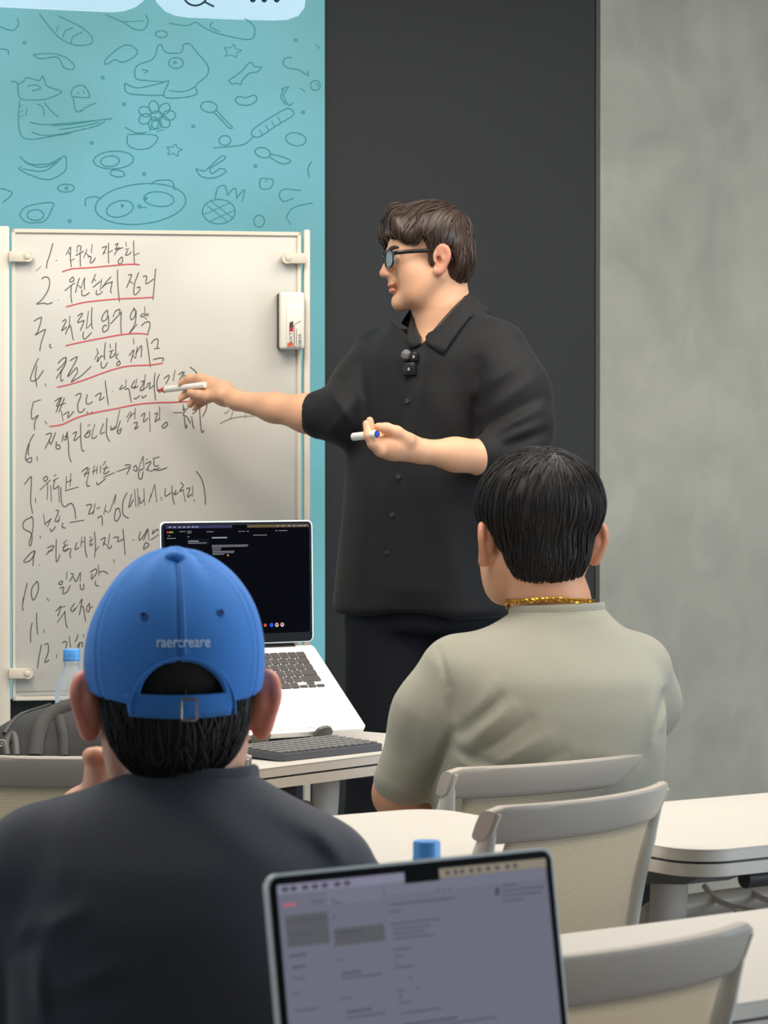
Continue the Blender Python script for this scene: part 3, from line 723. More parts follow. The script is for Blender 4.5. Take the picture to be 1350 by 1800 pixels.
quadE('dark_label', [(509, 567), (515.5, 564.5), (515.5, 575), (508.5, 576)], Mk)
quadE('label_stripe', [(516.6, 571), (517.8, 570.5), (517.8, 611), (516.6, 611)], Mk)
adopt(ribbons('label_print', [[(518, 570), (529, 564)]] + [[(524.5, y), (529.5, y)] for y in (588, 590, 592.5, 595, 598, 600, 602, 604, 607)] + [[(521, 578), (521, 607)]], 1.0, Mk, None, onE, BN, .0003), er)
# ------------------------------------------------------------------ tables
TZ = 0.72
M_hook = mat('bracket_grey', (104, 102, 100), .5)
M_leg = mat('table_leg_cream', (206, 197, 184), .42)
def make_table(label, corner, yaw, L, D, tz=TZ, rad=.06, left=True, basket=False, group='training tables'):
    """corner = far corner at the right (left=True) or left end; table runs along yaw; near side is towards the camera"""
    d = Vector((math.cos(yaw), math.sin(yaw), 0)); n = Vector((math.sin(yaw), -math.cos(yaw), 0))
    c = Vector((corner[0], corner[1], 0)) + (d * (-L / 2 if left else L / 2)) + n * (D / 2)
    t = empty('training_table', c, yaw); tag(t, label, 'table', group)
    def pr(name, inset, z0, z1, m, r):
        bm = bmesh.new(); prism(bm, rrect(-L / 2 + inset, -D / 2 + inset, L / 2 - inset, D / 2 - inset, r, 10), z0, z1)
        return bobj(name, bm, m, t, True, .6)
    pr('tabletop', 0, tz - .0015, tz, M_white, rad)
    pr('edge_band', 0.0004, tz - .016, tz - .0014, M_edge, rad)
    pr('edge_groove', .004, tz - .020, tz - .0155, M_black, rad - .003)
    pr('lower_panel', .0005, tz - .036, tz - .0195, M_edge, rad)
    for s in (-1, 1):
        x = s * (L / 2 - .16)
        lg = bmesh.new()
        pts = [(x, .02, tz - .04), (x, .02, tz - .12), (x, .05, .35), (x, .06, .1)]
        tube(lg, catmull(pts, 5), .032, 10, flat=(1, .55)); leg = bobj('leg', lg, M_leg, t)
        ft = bmesh.new(); tube(ft, catmull([(x, -D / 2 + .02, .06), (x, 0, .085), (x, D / 2 - .02, .06)], 6), [.02] * 6 + [.024] * 6 + [.02], 8); foot = bobj('foot', ft, M_leg, leg)
        for y in (-D / 2 + .03, D / 2 - .03):
            cb = bmesh.new(); r_ = bmesh.ops.create_cone(cb, cap_ends=True, segments=16, radius1=.03, radius2=.03, depth=.03)
            bmesh.ops.transform(cb, matrix=Matrix.Translation((x, y, .031)) @ Matrix.Rotation(math.pi / 2, 4, 'Y'), verts=cb.verts); bobj('caster', cb, M_dark, leg)
        hb = bmesh.new()
        xb = x + s * .055; a = [(xb - .045, -D / 2 + .04, tz - .037), (xb + .045, -D / 2 + .04, tz - .037), (xb + .045, .03, tz - .037), (xb - .045, .03, tz - .037)]
        b = [(xb - .04, -D / 2 + .10, tz - .060), (xb + .04, -D / 2 + .10, tz - .060), (xb + .04, .02, tz - .075), (xb - .04, .02, tz - .075)]
        va = [hb.verts.new(p) for p in a]; vb = [hb.verts.new(p) for p in b]
        hb.faces.new(va); hb.faces.new(vb[::-1])
        for i in range(4): hb.faces.new((va[i], vb[i], vb[(i + 1) % 4], va[(i + 1) % 4]))
        br = bobj('folding_bracket', hb, M_hook, t, False)
        kb = bmesh.new(); r_ = bmesh.ops.create_cone(kb, cap_ends=True, segments=14, radius1=.013, radius2=.013, depth=.05)
        bmesh.ops.transform(kb, matrix=Matrix.Translation((x - s * .01, -D / 2 + .07, tz - .055)) @ Matrix.Rotation(math.pi / 2, 4, 'Y'), verts=kb.verts); bobj('release_knob', kb, M_dark, br)
    tubeobj('crossbar', catmull([(-L / 2 + .14, .05, tz - .19), (-L / 2 + .15, .05, tz - .145), (-L / 2 + .21, .05, tz - .125), (0, .05, tz - .122), (L / 2 - .21, .05, tz - .125), (L / 2 - .15, .05, tz - .145), (L / 2 - .14, .05, tz - .19)], 6), .017, M_leg, t, sides=10)
    if basket:
        for i, x in enumerate(np.arange(-L / 2 + .26, L / 2 - .25, .075)):
            tubeobj('basket_wire', catmull([(x, -D / 2 + .13, tz - .038), (x, -D / 2 + .12, tz - .09), (x, -D / 2 + .15, tz - .12), (x, .02, tz - .12), (x, .06, tz - .10)], 4), .0045, M_leg, t, sides=6)
        for y in (-D / 2 + .13, -.03):
            tubeobj('basket_rail', [(-L / 2 + .24, y, tz - .125), (L / 2 - .24, y, tz - .125)], .0045, M_leg, t, sides=6)
    return t
y34 = math.radians(34.2)
make_table('white training table at right of the middle row, behind the empty chair', (.150, 4.055), y34, 1.4, .452, left=False, basket=True)
make_table('white training table in the middle row between the two seated men', (.071, 4.165), y34, 1.4, .45)
make_table('nearest white training table in the bottom right corner', (-.095, 2.827), math.radians(36), 1.35, .40, left=False)
dt1 = Vector((math.cos(math.radians(51)), math.sin(math.radians(51)), 0)); nt1 = Vector((-dt1.y, dt1.x, 0))
c1 = Vector((-.228, 4.665, 0)) + nt1 * .46
make_table('white training table at the front carrying the open dark-screened laptop', (c1.x, c1.y), math.radians(51), .66, .46, left=False, rad=.05)
d4 = math.radians(35.3)
make_table('low white table just under the foreground laptop', (-.52, 1.72), d4, 1.5, .45, tz=.705, left=False)

# ------------------------------------------------------------------ chairs
M_rail = mat('chair_rail_grey', (182, 172, 160), .5, bump=(400, .1))
M_cframe = mat('chair_frame_cream', (214, 207, 194), .42)
def mesh_mat():
    m = mat('chair_mesh', (206, 192, 164), .8)
    nt = m.node_tree; b = nt.nodes['Principled BSDF']; tc = nt.nodes.new('ShaderNodeTexCoord')
    wv = nt.nodes.new('ShaderNodeTexWave'); wv.bands_direction = 'Z'; wv.inputs['Scale'].default_value = 95; wv.inputs['Distortion'].default_value = .4
    wx = nt.nodes.new('ShaderNodeTexWave'); wx.bands_direction = 'X'; wx.inputs['Scale'].default_value = 150
    nt.links.new(tc.outputs['Object'], wv.inputs['Vector']); nt.links.new(tc.outputs['Object'], wx.inputs['Vector'])
    mx = nt.nodes.new('ShaderNodeMix'); mx.data_type = 'RGBA'; mx.inputs[6].default_value = srgb(196, 186, 166); mx.inputs[7].default_value = srgb(246, 238, 222)
    nt.links.new(wv.outputs['Fac'], mx.inputs[0]); nt.links.new(mx.outputs[2], b.inputs['Base Color'])
    ad = nt.nodes.new('ShaderNodeMath'); ad.operation = 'ADD'; nt.links.new(wv.outputs['Fac'], ad.inputs[0]); nt.links.new(wx.outputs['Fac'], ad.inputs[1])
    bp = nt.nodes.new('ShaderNodeBump'); bp.inputs['Strength'].default_value = .35; bp.inputs['Distance'].default_value = .002
    nt.links.new(ad.outputs[0], bp.inputs['Height']); nt.links.new(bp.outputs[0], b.inputs['Normal'])
    tr = nt.nodes.new('ShaderNodeBsdfTranslucent'); nt.links.new(mx.outputs[2], tr.inputs[0]); ms = nt.nodes.new('ShaderNodeMixShader'); ms.inputs[0].default_value = .65
    nt.links.new(b.outputs[0], ms.inputs[1]); nt.links.new(tr.outputs[0], ms.inputs[2]); nt.links.new(ms.outputs[0], nt.nodes['Material Output'].inputs[0])
    return m
M_mesh = mesh_mat()
CURV = .045
def make_chair(label, Wd, zt, pl, yaw, curv=CURV):
    """pl = rail's left end in the room (x, y); yaw = direction of the rail; the sitter faces +y of the chair"""
    d = Vector((math.cos(yaw), math.sin(yaw), 0))
    ctr = Vector((pl[0], pl[1], 0)) + d * (Wd / 2); nrm = Vector((-d.y, d.x, 0))
    t = empty('office_chair', ctr - nrm * curv, yaw); tag(t, label, 'chair', 'cream mesh-back chairs')
    h = Wd / 2
    def arc(u): return curv * abs(u) ** 2.2
    def yb(z): return .085 * (1 - math.exp(-max(-.02, zt - z) / .16))
    N = 28
    def sweep(name, zlo, zhi, half, th, m, u0=-1, u1=1, off=0.0):
        bm = bmesh.new(); rings = []
        zc = (zlo + zhi) / 2; hh = (zhi - zlo) / 2
        for i in range(N + 1):
            u = u0 + (u1 - u0) * i / N; x = u * half
            e = 1.0
            if abs(u) > .93: e = 1 - .25 * ((abs(u) - .93) / .07) ** 2
            ring = []
            for a in range(16):
                th_ = 2 * math.pi * a / 16; cx, cz = math.cos(th_), math.sin(th_)
                px = math.copysign(abs(cx) ** .7, cx) * th / 2; pz = math.copysign(abs(cz) ** .45, cz) * hh * e
                ring.append(bm.verts.new((x, arc(x / h) + px + yb(zc + pz) + off, zc + pz)))
            rings.append(ring)
        for A, B in zip(rings, rings[1:]):
            for k in range(16): bm.faces.new((A[k], A[(k + 1) % 16], B[(k + 1) % 16], B[k]))
        bm.faces.new(rings[0][::-1]); bm.faces.new(rings[-1])
        return bobj(name, bm, m, t)
    RH = .050
    rail = sweep('top_rail', zt - RH, zt, h, .024, M_rail)
    for s in (-1, 1):   # the pale end of the frame that shows in the rail's end
        sl = bmesh.new(); u = s * .965
        pts = [(u * h, arc(u) + yb(z) - .0100, z) for z in np.linspace(zt - RH + .008, zt - .010, 5)]
        tube(sl, pts, .0035, 8, flat=(1.0, .9)); bobj('rail_end_slot', sl, M_cframe, rail)
    bm = bmesh.new(); g = []
    for j in range(13):
        z = zt - RH + .006 - j * (zt - RH - .50) / 12
        g.append([bm.verts.new((u * (h - .034), arc(u * (h - .034) / h) * .95 + yb(z), z)) for u in np.linspace(-1, 1, 25)])
    for A, B in zip(g, g[1:]):
        for k in range(24): bm.faces.new((A[k], A[k + 1], B[k + 1], B[k]))
    mo = bobj('mesh_back', bm, M_mesh, t); sd = mo.modifiers.new('thickness', 'SOLIDIFY'); sd.thickness = .003
    for s in (-1, 1):
        pts = []
        for z in np.linspace(zt - RH * .55, .47, 10):
            u = s * (1 - .03 - .045 * max(0, min(1, (zt - z) / .1))); x = u * h
            pts.append((x, arc(u) + yb(z) - .002 + (.0 if z > .55 else (.55 - z) * .5), z))
        po = tubeobj('back_post', catmull(pts, 3), [.0085 + .007 * min(1, i / 4) for i in range(28)], M_cframe, t, sides=12, flat=(.75, 1.1), up=(1, 0, 0))
        bz = zt - .25; bb = bmesh.new(); r_ = bmesh.ops.create_uvsphere(bb, u_segments=14, v_segments=8, radius=.0075)
        bmesh.ops.translate(bb, vec=(s * h * .92, arc(.92) + yb(bz) - .006, bz), verts=bb.verts); bobj('bolt', bb, M_steel, po)
        br = bmesh.new(); tube(br, catmull([(s * h * .95, .10, zt - .235), (s * h * .97, .11, zt - .30), (s * h * .97, .16, .47), (s * h * .95, .30, .43)], 5), .019, 10, flat=(.6, 1.2), up=(1, 0, 0)); bobj('side_bracket', br, M_cframe, t)
    sb = bmesh.new(); box(sb, (0, .30, .455), (Wd * .96, .42, .05), .022, None, 4); bobj('seat', sb, M_rail, t)
    for sx in (-1, 1):
        for sy, y in ((0, .10), (1, .50)):
            x = sx * Wd * .46
            lg = tubeobj('leg', catmull([(x, .30, .43), (x * 1.02, (y + .3) / 2, .36), (x * 1.05, y, .06)], 5), .013, M_cframe, t, sides=10)
            fb = bmesh.new(); r_ = bmesh.ops.create_cone(fb, cap_ends=True, segments=14, radius1=.02, radius2=.015, depth=.06); bmesh.ops.translate(fb, vec=(x * 1.05, y, .03), verts=fb.verts); bobj('foot_cap', fb, M_dark, lg)
    return t
make_chair('empty cream mesh chair with grey rail behind the gray-shirted man, nearer the camera', .37, .81, (.129, 3.43), math.radians(50))
make_chair('cream mesh chair the man in the sage green T-shirt leans against', .44, .775, (.096, 4.20), math.radians(40))
make_chair('nearest cream mesh chair with grey rail in the bottom right corner', .40, .81, (.012, 2.33), math.radians(37), .045)
make_chair('cream mesh chair at the left edge holding the black backpack', .44, .775, (-.645, 4.395), math.radians(5), .05)

# ------------------------------------------------------------------ bottles
M_pet = clear_mat('bottle_plastic', (236, 242, 248), .80)
M_wat = mat('water', (245, 248, 250), .02, trans=.95, ior=1.2)
M_cap = mat('bottle_cap_blue', (88, 162, 236), .4)
M_lab = mat('bottle_label', (238, 240, 244), .35, noise=(40, .05, (1, 1, 6)))
def bottle(label, x, y, z0, H, R, capr):
    t = empty('water_bottle', (x, y, z0)); tag(t, label, 'bottle', 'clear water bottles with blue caps')
    ch = .020
    bm = bmesh.new(); hb = H - ch
    prof = [(0, 0), (R * .8, .0), (R, .008)]
    for k in range(1, 12): prof.append((R * (1 - .035 * (k % 2)), .008 + k * (hb * .60 - .008) / 12))
    prof += [(R, hb * .62), (R * .94, hb * .70), (R * .72, hb * .83), (capr * .92, hb * .94), (capr * .86, hb)]
    lathe(bm, prof, sides=28); bobj('bottle_body', bm, M_pet, t)
    lb_ = bmesh.new(); lathe(lb_, [(R + .0006, hb * .30), (R + .0006, hb * .52)], sides=28); bobj('label_sleeve', lb_, M_lab, t)
    nk = bmesh.new(); lathe(nk, [(capr * 1.06, hb - .004), (capr * 1.06, hb - .001), (capr * .9, hb)], sides=24); bobj('neck_ring', nk, M_pet, t)
    cb = bmesh.new(); pr = [(capr, hb), (capr * 1.03, hb + .003), (capr * 1.03, hb + .0045), (capr, hb + .005), (capr, H - .002), (capr * .93, H), (0, H)]
    lathe(cb, pr, sides=40); bobj('cap', cb, M_cap, t)
    return t
b1 = Q(126, 1141, 4.98); bottle('clear water bottle with blue cap beside the black backpack', b1.x, b1.y, TZ, b1.z - TZ, .030, .0150)
b2 = Q(750, 1478, 2.80); bottle('water bottle whose blue cap peeks above the foreground laptop', b2.x, b2.y, TZ, b2.z - TZ, .026, .0135)

# ------------------------------------------------------------------ laptops
M_bez = mat('bezel_black', (6, 6, 7), .35, spec=.1)
M_key = mat('key_black', (70, 66, 64), .45, spec=.4)
def laptop(label, TL, yaw, Wd, Hs, zt, tilt, deck_tilt, deckL, content, group=None, deckmat=None, scr=None, keys=False, rimmat=None, rim=.0024):
    """TL = top-left corner of the lid; yaw = direction along the hinge"""
    d = Vector((math.cos(yaw), math.sin(yaw), 0)); nu = Vector((d.y, -d.x, 0))    # nu: towards the user
    dn = Vector((0, 0, -1)) * math.cos(tilt) + nu * math.sin(tilt)               # down along the lid
    fn = d.cross(dn); fn = fn if fn.dot(nu) > 0 else -fn                          # out of the screen
    tl = Vector((TL[0], TL[1], zt)); hl = tl + dn * Hs
    t = empty('laptop', hl + d * Wd / 2, yaw); tag(t, label, 'laptop', group)
    bpy.context.view_layer.update()
    def frame_mesh(name, poly, z0, z1, o, ax, ay, az, m, parent):
        bm = bmesh.new(); prism(bm, poly, z0, z1)
        for v in bm.verts: v.co = o + ax * v.co.x + ay * v.co.y + az * v.co.z
        return adopt(bobj(name, bm, m, None, True, .5), parent)
    lid = frame_mesh('lid', rrect(0, 0, Wd, Hs, .011), -.005, 0, tl, d, dn, fn, rimmat or M_alu, t)
    frame_mesh('bezel', rrect(rim, rim, Wd - rim, Hs - .001, .009), 0.0001, .0007, tl, d, dn, fn, M_bez, t)
    bz = .0085 if Wd < .3 else .0075
    s0, s1, v0, v1 = bz, Wd - bz, bz, Hs - .018
    sp = frame_mesh('screen', rrect(s0, v0, s1, v1, .004), .0008, .0010, tl, d, dn, fn, scr, t)
    def on(u, v, lift=.0014): return tl + d * (s0 + (s1 - s0) * u) + dn * (v0 + (v1 - v0) * v) + fn * lift
    for nm, m, rects in content:
        vs = []; fs = []
        for i, r in enumerate(rects):
            u0, w0, u1, w1 = r[:4]; lift = .0013 + (r[4] if len(r) > 4 else 0)
            b0 = len(vs)
            if len(r) > 5:
                k = 12; vs += [on(u0 + w0 * 0 + r[5] * math.cos(6.283 * j / k), w0 + r[5] * (s1 - s0) / (v1 - v0) * math.sin(6.283 * j / k), lift) for j in range(k)]; fs.append(tuple(range(b0, b0 + k)))
            else:
                vs += [on(u0, w0, lift), on(u1, w0, lift), on(u1, w1, lift), on(u0, w1, lift)]; fs.append((b0, b0 + 1, b0 + 2, b0 + 3))
        adopt(mobj(nm, vs, fs, m), sp)
    # deck
    dd = nu * math.cos(deck_tilt) + Vector((0, 0, -1)) * math.sin(deck_tilt); dnm = d.cross(dd); dnm = dnm if dnm.z > 0 else -dnm
    ho = hl - fn * .003 + Vector((0, 0, -.006))
    base = frame_mesh('base', rrect(0, 0, Wd, deckL, .011), -.011, 0, ho, d, dd, dnm, deckmat or M_alu, t)
    hin = frame_mesh('hinge', rrect(Wd * .12, -.006, Wd * .88, .004, .002), -.008, .001, ho, d, dd, dnm, M_black, t)
    frame_mesh('trackpad', rrect(Wd * .30, deckL * .55, Wd * .70, deckL * .96, .006), .0002, .0006, ho, d, dd, dnm, M_alud, base)
    pg = bmesh.new()
    if keys:
        frame_mesh('speaker_grille', rrect(Wd * .03, deckL * .08, Wd * .075, deckL * .5, .002), .0001, .0003, ho, d, dd, dnm, M_alud, base)
        x0, x1 = Wd * .095, Wd * .905; kw = (x1 - x0) / 14.5; kh = deckL * .071
        rowsx = []
        for r in range(6):
            y = deckL * .085 + r * kh
            ws = {0: [1.04] * 14, 1: [1] * 13 + [1.5], 2: [1.5] + [1] * 13, 3: [1.75] + [1] * 11 + [1.75], 4: [2.25] + [1] * 10 + [2.25], 5: [1, 1, 1, 1.25, 5, 1.25, 1]}[r]
            x = x0
            for wk in ws:
                rowsx.append((x, y, x + wk * kw, y + kh, r)); x += wk * kw
        y = deckL * .085 + 5 * kh; xr = x1 - 3 * kw
        rowsx += [(xr, y + kh * .45, xr + kw, y + kh * .95, 5), (xr + kw, y, xr + 2 * kw, y + kh * .48, 5), (xr + kw, y + kh * .5, xr + 2 * kw, y + kh * .97, 5), (xr + 2 * kw, y + kh * .45, xr + 3 * kw, y + kh * .95, 5)]
        for (a, b_, c_, e, r) in rowsx:
            frame_mesh('key', rrect(a + .0011, b_ + .0011, c_ - .0011, e - .0011, .0016, 2), .0002, .0016, ho, d, dd, dnm, M_key, base)
    return t, ho, d, dd, dnm, deckL
# foreground laptop
def fx(x, y):
    yy = y - (215 - .1126 * (x - 105)); return ((x - 105 - .095 * yy) / 1105.0, yy / (1105 * .648))
def bar(x0, y0, x1, th=4.5, k=fx):
    sl = -.1126; u0, v0 = k(x0, y0 - th / 2); u1, v1 = k(x1, y0 + sl * (x1 - x0) * 1.0 + th / 2)
    return (u0, v0, u1, k(x0, y0 + th / 2)[1], .0004)
M_s2 = emat('screen_grey', (106, 108, 123), 1.0)
T = lambda n, c: emat(n, c, 1.0)
lines2 = [(235, 265, 285), (315, 255, 330), (320, 265, 360), (135, 330, 290), (150, 370, 240), (150, 435, 215), (160, 470, 215), (165, 505, 210), (165, 550, 190), (170, 605, 260), (180, 655, 190), (320, 310, 335), (335, 360, 440), (340, 377, 400), (330, 445, 355), (350, 487, 430), (355, 502, 515), (345, 567, 390), (370, 607, 470), (370, 625, 525), (375, 668, 465), (380, 687, 525), (380, 730, 430), (385, 748, 545), (395, 785, 510), (545, 265, 815), (545, 287, 590), (550, 327, 755), (555, 343, 715), (560, 358, 690), (560, 373, 725), (560, 408, 630), (565, 430, 605), (565, 450, 580), (565, 465, 645), (620, 497, 640), (575, 540, 605), (650, 530, 665), (575, 557, 595), (580, 576, 635), (585, 610, 755), (590, 647, 820), (595, 662, 985), (595, 702, 610), (615, 697, 705), (600, 738, 670), (605, 757, 640), (610, 775, 620), (1020, 188, 1085), (1020, 206, 1200), (1020, 223, 1190), (1020, 240, 1110), (740, 212, 752), (765, 210, 777), (792, 207, 804)]
bold2 = [(150, 435, 215), (160, 470, 215), (335, 360, 440), (350, 487, 430), (370, 607, 470), (375, 668, 465), (380, 730, 430), (590, 647, 820)]
rc = lambda x0, y0, x1, y1, l=.0002: (*fx(x0, y0), fx(x1, y0 - .1126 * (x1 - x0))[0], fx(x0, y1)[1], l)
c2 = [('menu_bar', T('menubar_lavender', (128, 127, 148)), [(0, 0, .46, .042, .0001)]),
      ('menu_bar', T('menubar_tan', (136, 128, 112)), [(.585, 0, 1, .042, .0001)]),
      ('notch', M_bez, [(.455, -.015, .585, .052, .0006)]),
      ('menu_text', T('menu_text_dark', (72, 70, 84)), [(u, .012, u + .022, .032, .0005) for u in (.015, .045, .085, .12, .155, .20, .235)] + [(u, .012, u + .014, .032, .0005) for u in (.61, .64, .665, .70, .73, .765, .80, .84, .87)]),
      ('selected_row', T('row_grey', (88, 89, 94)), [rc(135, 310, 300, 410), rc(322, 347, 525, 402)]),
      ('toolbar', T('toolbar_grey', (112, 114, 129)), [(.17, .048, .37, .11, .0001), (.385, .048, .99, .095, .0001)]),
      ('close_button', T('red_text', (190, 90, 104)), [bar(130, 277, 180, 8)]),
      ('screen_text', T('text_dark', (76, 77, 92)), [bar(*l) for l in lines2] + [bar(a, b_, c_, 7) for a, b_, c_ in bold2] + [bar(985, 210, 1008, 26)])]
M_rim = mat('lid_rim', (226, 230, 228), .3, .1)
laptop('foreground open laptop with a grey notes window, seen over its keyboard side', (-.0886, 2.12), math.radians(35.3), .2735, .196, .915, math.radians(9), math.radians(0), .19, c2, scr=M_s2, rimmat=M_rim, keys=False)
# laptop on the front table
fl = lambda x, y: ((x - 60) / 842.0, (y - (97 - .041 * (x - 60))) / 650.0)
def bar1(x0, y0, x1, th=3.2): u0, v0 = fl(x0, y0 - th / 2); u1, v1 = fl(x1, y0 - .041 * (x1 - x0) + th / 2); return (u0, v0, u1, v0 + th / 650, .0004)
tx = [(145, 128, 180), (190, 125, 215), (190, 135, 214), (300, 125, 340), (485, 118, 500), (505, 117, 520), (530, 116, 545), (700, 108, 712), (720, 107, 770), (570, 138, 650), (80, 155, 95), (75, 170, 125), (190, 157, 202), (195, 195, 300), (330, 205, 540), (330, 213, 535), (330, 222, 385), (333, 232, 380), (333, 241, 460), (333, 249, 455), (333, 258, 400)]
c1_ = [('menu_bar', T('menubar_purple', (58, 56, 92)), [(.01, 0, .46, .026, .0001)]),
       ('menu_bar', T('menubar_brown', (104, 88, 62)), [(.565, 0, .995, .026, .0001)]),
       ('menu_text', T('menu_text_pale', (150, 148, 176)), [(u, .008, u + .018, .019, .0005) for u in (.03, .06, .095, .125, .155, .185, .21)] + [(u, .008, u + .012, .019, .0005) for u in (.77, .81, .85, .885, .92, .94, .96)]),
       ('sidebar', T('sidebar_navy', (20, 22, 32)), [(.155, .12, .30, .175, .0002)]),
       ('screen_text', T('text_pale', (150, 152, 160)), [bar1(*l) for l in tx] + [bar1(330, 160, 418, 8), bar1(195, 184, 255, 6)]),
       ('red_dot', T('dot_red', (230, 80, 60)), [(.024, .058, 0, 0, .0004, .006), (.683, .925, 0, 0, .0004, .010)]),
       ('yellow_dot', T('dot_yellow', (226, 150, 60)), [(.04, .058, 0, 0, .0004, .006), (.43, .275, 0, 0, .0004, .006)]),
       ('green_dot', T('dot_green', (90, 170, 90)), [(.055, .058, 0, 0, .0004, .006)]),
       ('dock_icon', T('icon_blue', (40, 90, 230)), [(.727, .925, 0, 0, .0004, .013)]),
       ('dock_icon', T('icon_white', (214, 200, 190)), [(.764, .925, 0, 0, .0004, .013), (.802, .925, 0, 0, .0004, .013)]),
       ('dock_icon_center', T('icon_red', (200, 70, 60)), [(.764, .921, 0, 0, .0006, .007), (.802, .921, 0, 0, .0006, .007)]),]
M_s1 = emat('screen_navy', (8, 9, 16), 1.0)
HRx = Q(549, 1127, 5.3); yw1 = math.radians(33); Wl = .322
dl = Vector((math.cos(yw1), math.sin(yw1), 0)); tlp = HRx - dl * Wl; HS1 = .226
lp1 = laptop('open laptop with dark screen and black keys raised on a stand on the front table', (tlp.x, tlp.y), yw1, Wl, HS1, HRx.z + HS1, math.radians(1), math.radians(37), .236, c1_, scr=M_s1, keys=True)
# its stand
t_, ho, d_, dd_, dn_, dL = lp1
stn = empty('laptop_stand', Vector((0, 0, TZ)) + Vector(((ho + d_ * Wl / 2 + dd_ * dL * .5).x, (ho + d_ * Wl / 2 + dd_ * dL * .5).y, 0)))
tag(stn, 'small grey riser stand under the dark-screened laptop, its rounded lip in front', 'laptop stand')
M_stand = mat('stand_grey', (92, 90, 88), .45)
for s in (.30, .70):
    o0 = ho + d_ * Wl * s - dn_ * .0125
    fr = o0 + dd_ * (dL + .004); bk = o0 + dd_ * .05
    ar = bmesh.new(); tube(ar, [bk, o0 + dd_ * dL * .5, fr], .009, 8, flat=(1, .3), up=dn_); arm = adopt(bobj('support_arm', ar, M_stand), stn)
    pb = bmesh.new(); tube(pb, [bk, Vector((bk.x, bk.y, TZ + .012))], .008, 8); adopt(bobj('upright', pb, M_stand), stn)
for s in (.30, .70):
    o0 = ho + d_ * Wl * s + dd_ * (dL + .006)
    lp = bmesh.new(); prism(lp, [(-.017, -.010), (.017, -.010), (.0175, .004), (.013, .012), (.005, .0155), (-.005, .0155), (-.013, .012), (-.0175, .004)], -.003, .003)
    for v in lp.verts: v.co = o0 + d_ * v.co.x + dn_ * v.co.y + dd_ * v.co.z
    adopt(bobj('lip', lp, M_stand), stn)
c_ = ho + d_ * Wl / 2 + dd_ * dL * .4
boxobj_ = boxobj('stand_base', (c_.x, c_.y, TZ + .005), (Wl * .55, .10, .010), M_stand, None, .003, Matrix.Rotation(yw1, 4, 'Z')); adopt(boxobj_, stn)
# flat keyboard with round keys
ka = Q(500, 1336, 4.80); kb_ = Q(676, 1317, 4.99)
ya = math.atan2(kb_.y - ka.y, kb_.x - ka.x); Lk = .262
kd = Vector((math.cos(ya), math.sin(ya), 0)); kn = Vector((-kd.y, kd.x, 0)); ko = Vector((ka.x, ka.y, 0)) + kn * .008
kbt = empty('keyboard', Vector((ko.x, ko.y, TZ)) + kd * Lk / 2 + kn * .06, ya); tag(kbt, 'flat dark grey keyboard with pale round-cornered keys on the front table edge', 'keyboard')
bm = bmesh.new(); prism(bm, rrect(-Lk / 2, -.062, Lk / 2, .062, .012), 0.001, .012)
for v in bm.verts: v.co.z += (v.co.y + .06) * .05
bobj('body', bm, mat('keyboard_slate', (78, 80, 88), .5), kbt, True, .5)
M_kk = mat('keyboard_key', (132, 130, 128), .5); M_rim2 = mat('key_ring', (60, 60, 64), .5)
kme = None
for r in range(6):
    for c in range(15):
        x = -Lk / 2 + .013 + c * (Lk - .026) / 14; y = .048 - r * .0185
        if kme is None:
            bm = bmesh.new(); prism(bm, rrect(-.0072, -.0072, .0072, .0072, .005, 3), 0, .003); k0 = bobj('key', bm, M_kk, kbt); kme = k0.data; k0.location = (x, y, .0125 + (y + .06) * .05); continue
        k = bpy.data.objects.new('key', kme); COL.objects.link(k); k.parent = kbt; k.location = (x, y, .0125 + (y + .06) * .05)

# ------------------------------------------------------------------ backpack on the left chair
M_bag = mat('bag_fabric', (33, 32, 34), .75, bump=(350, .25), sheen=.1); M_bag2 = mat('bag_panel', (52, 50, 48), .7, bump=(300, .2)); M_bagl = mat('bag_badge', (70, 66, 62), .55)
bag = empty('backpack', Q(90, 1300, 4.72) * 1.0); bag.location.z = .48
tag(bag, 'black backpack standing on the chair at the left edge', 'backpack')
S = Solid(); DB = 4.70
bc = Q(105, 1300, DB); bc.z = .48
S.loft([(.48, bc.x, DB + .02, .20, .12), (.60, bc.x, DB + .02, .205, .12), (.70, bc.x + .0, DB + .02, .19, .115), (.76, bc.x + .012, DB + .02, .16, .105), (.80, bc.x + .03, DB + .03, .115, .085), (.826, bc.x + .045, DB + .035, .07, .05)], 0, rad=.03, pw=2.6)
S.ell((bc.x - .02, DB - .06, .62), (.15, .075, .14), k=.03)
S.disp.append(lambda P: .002 * sines(5, 40)(P))
adopt(solid_obj('bag_body', S, (bc.x - .24, DB - .16, .46), (bc.x + .24, DB + .18, .85), .005, M_bag), bag)
def strapline(name, pts, rad, m, flat, lift=.004, parent=bag):
    P3 = []
    for x, y in pts:
        h, n = S.hitn(x, y, 4.2, 5.4)
        if h is not None: P3.append(h + n * lift)
    if len(P3) < 3: print('STRAP MISS', name, pts[0], len(P3)); return None
    P3 = catmull(P3, 4)
    bm = bmesh.new(); tube(bm, P3, rad, 8, flat=flat, up=(0, -1, .3)); return adopt(bobj(name, bm, m), parent)
strapline('shoulder_strap', [(62, 1330), (66, 1300), (74, 1276), (92, 1258), (118, 1247), (150, 1240)], .013, M_bag2, (.35, 1))
strapline('shoulder_strap', [(112, 1330), (112, 1300), (108, 1280), (104, 1262)], .008, M_bag2, (.35, 1))
strapline('zip_piping', [(8, 1290), (22, 1270), (40, 1256), (62, 1247), (90, 1240)], .0035, M_bagl, (1, 1), .001)
strapline('zip_piping', [(30, 1262), (46, 1250), (70, 1240), (95, 1236)], .003, M_bagl, (1, 1), .001)
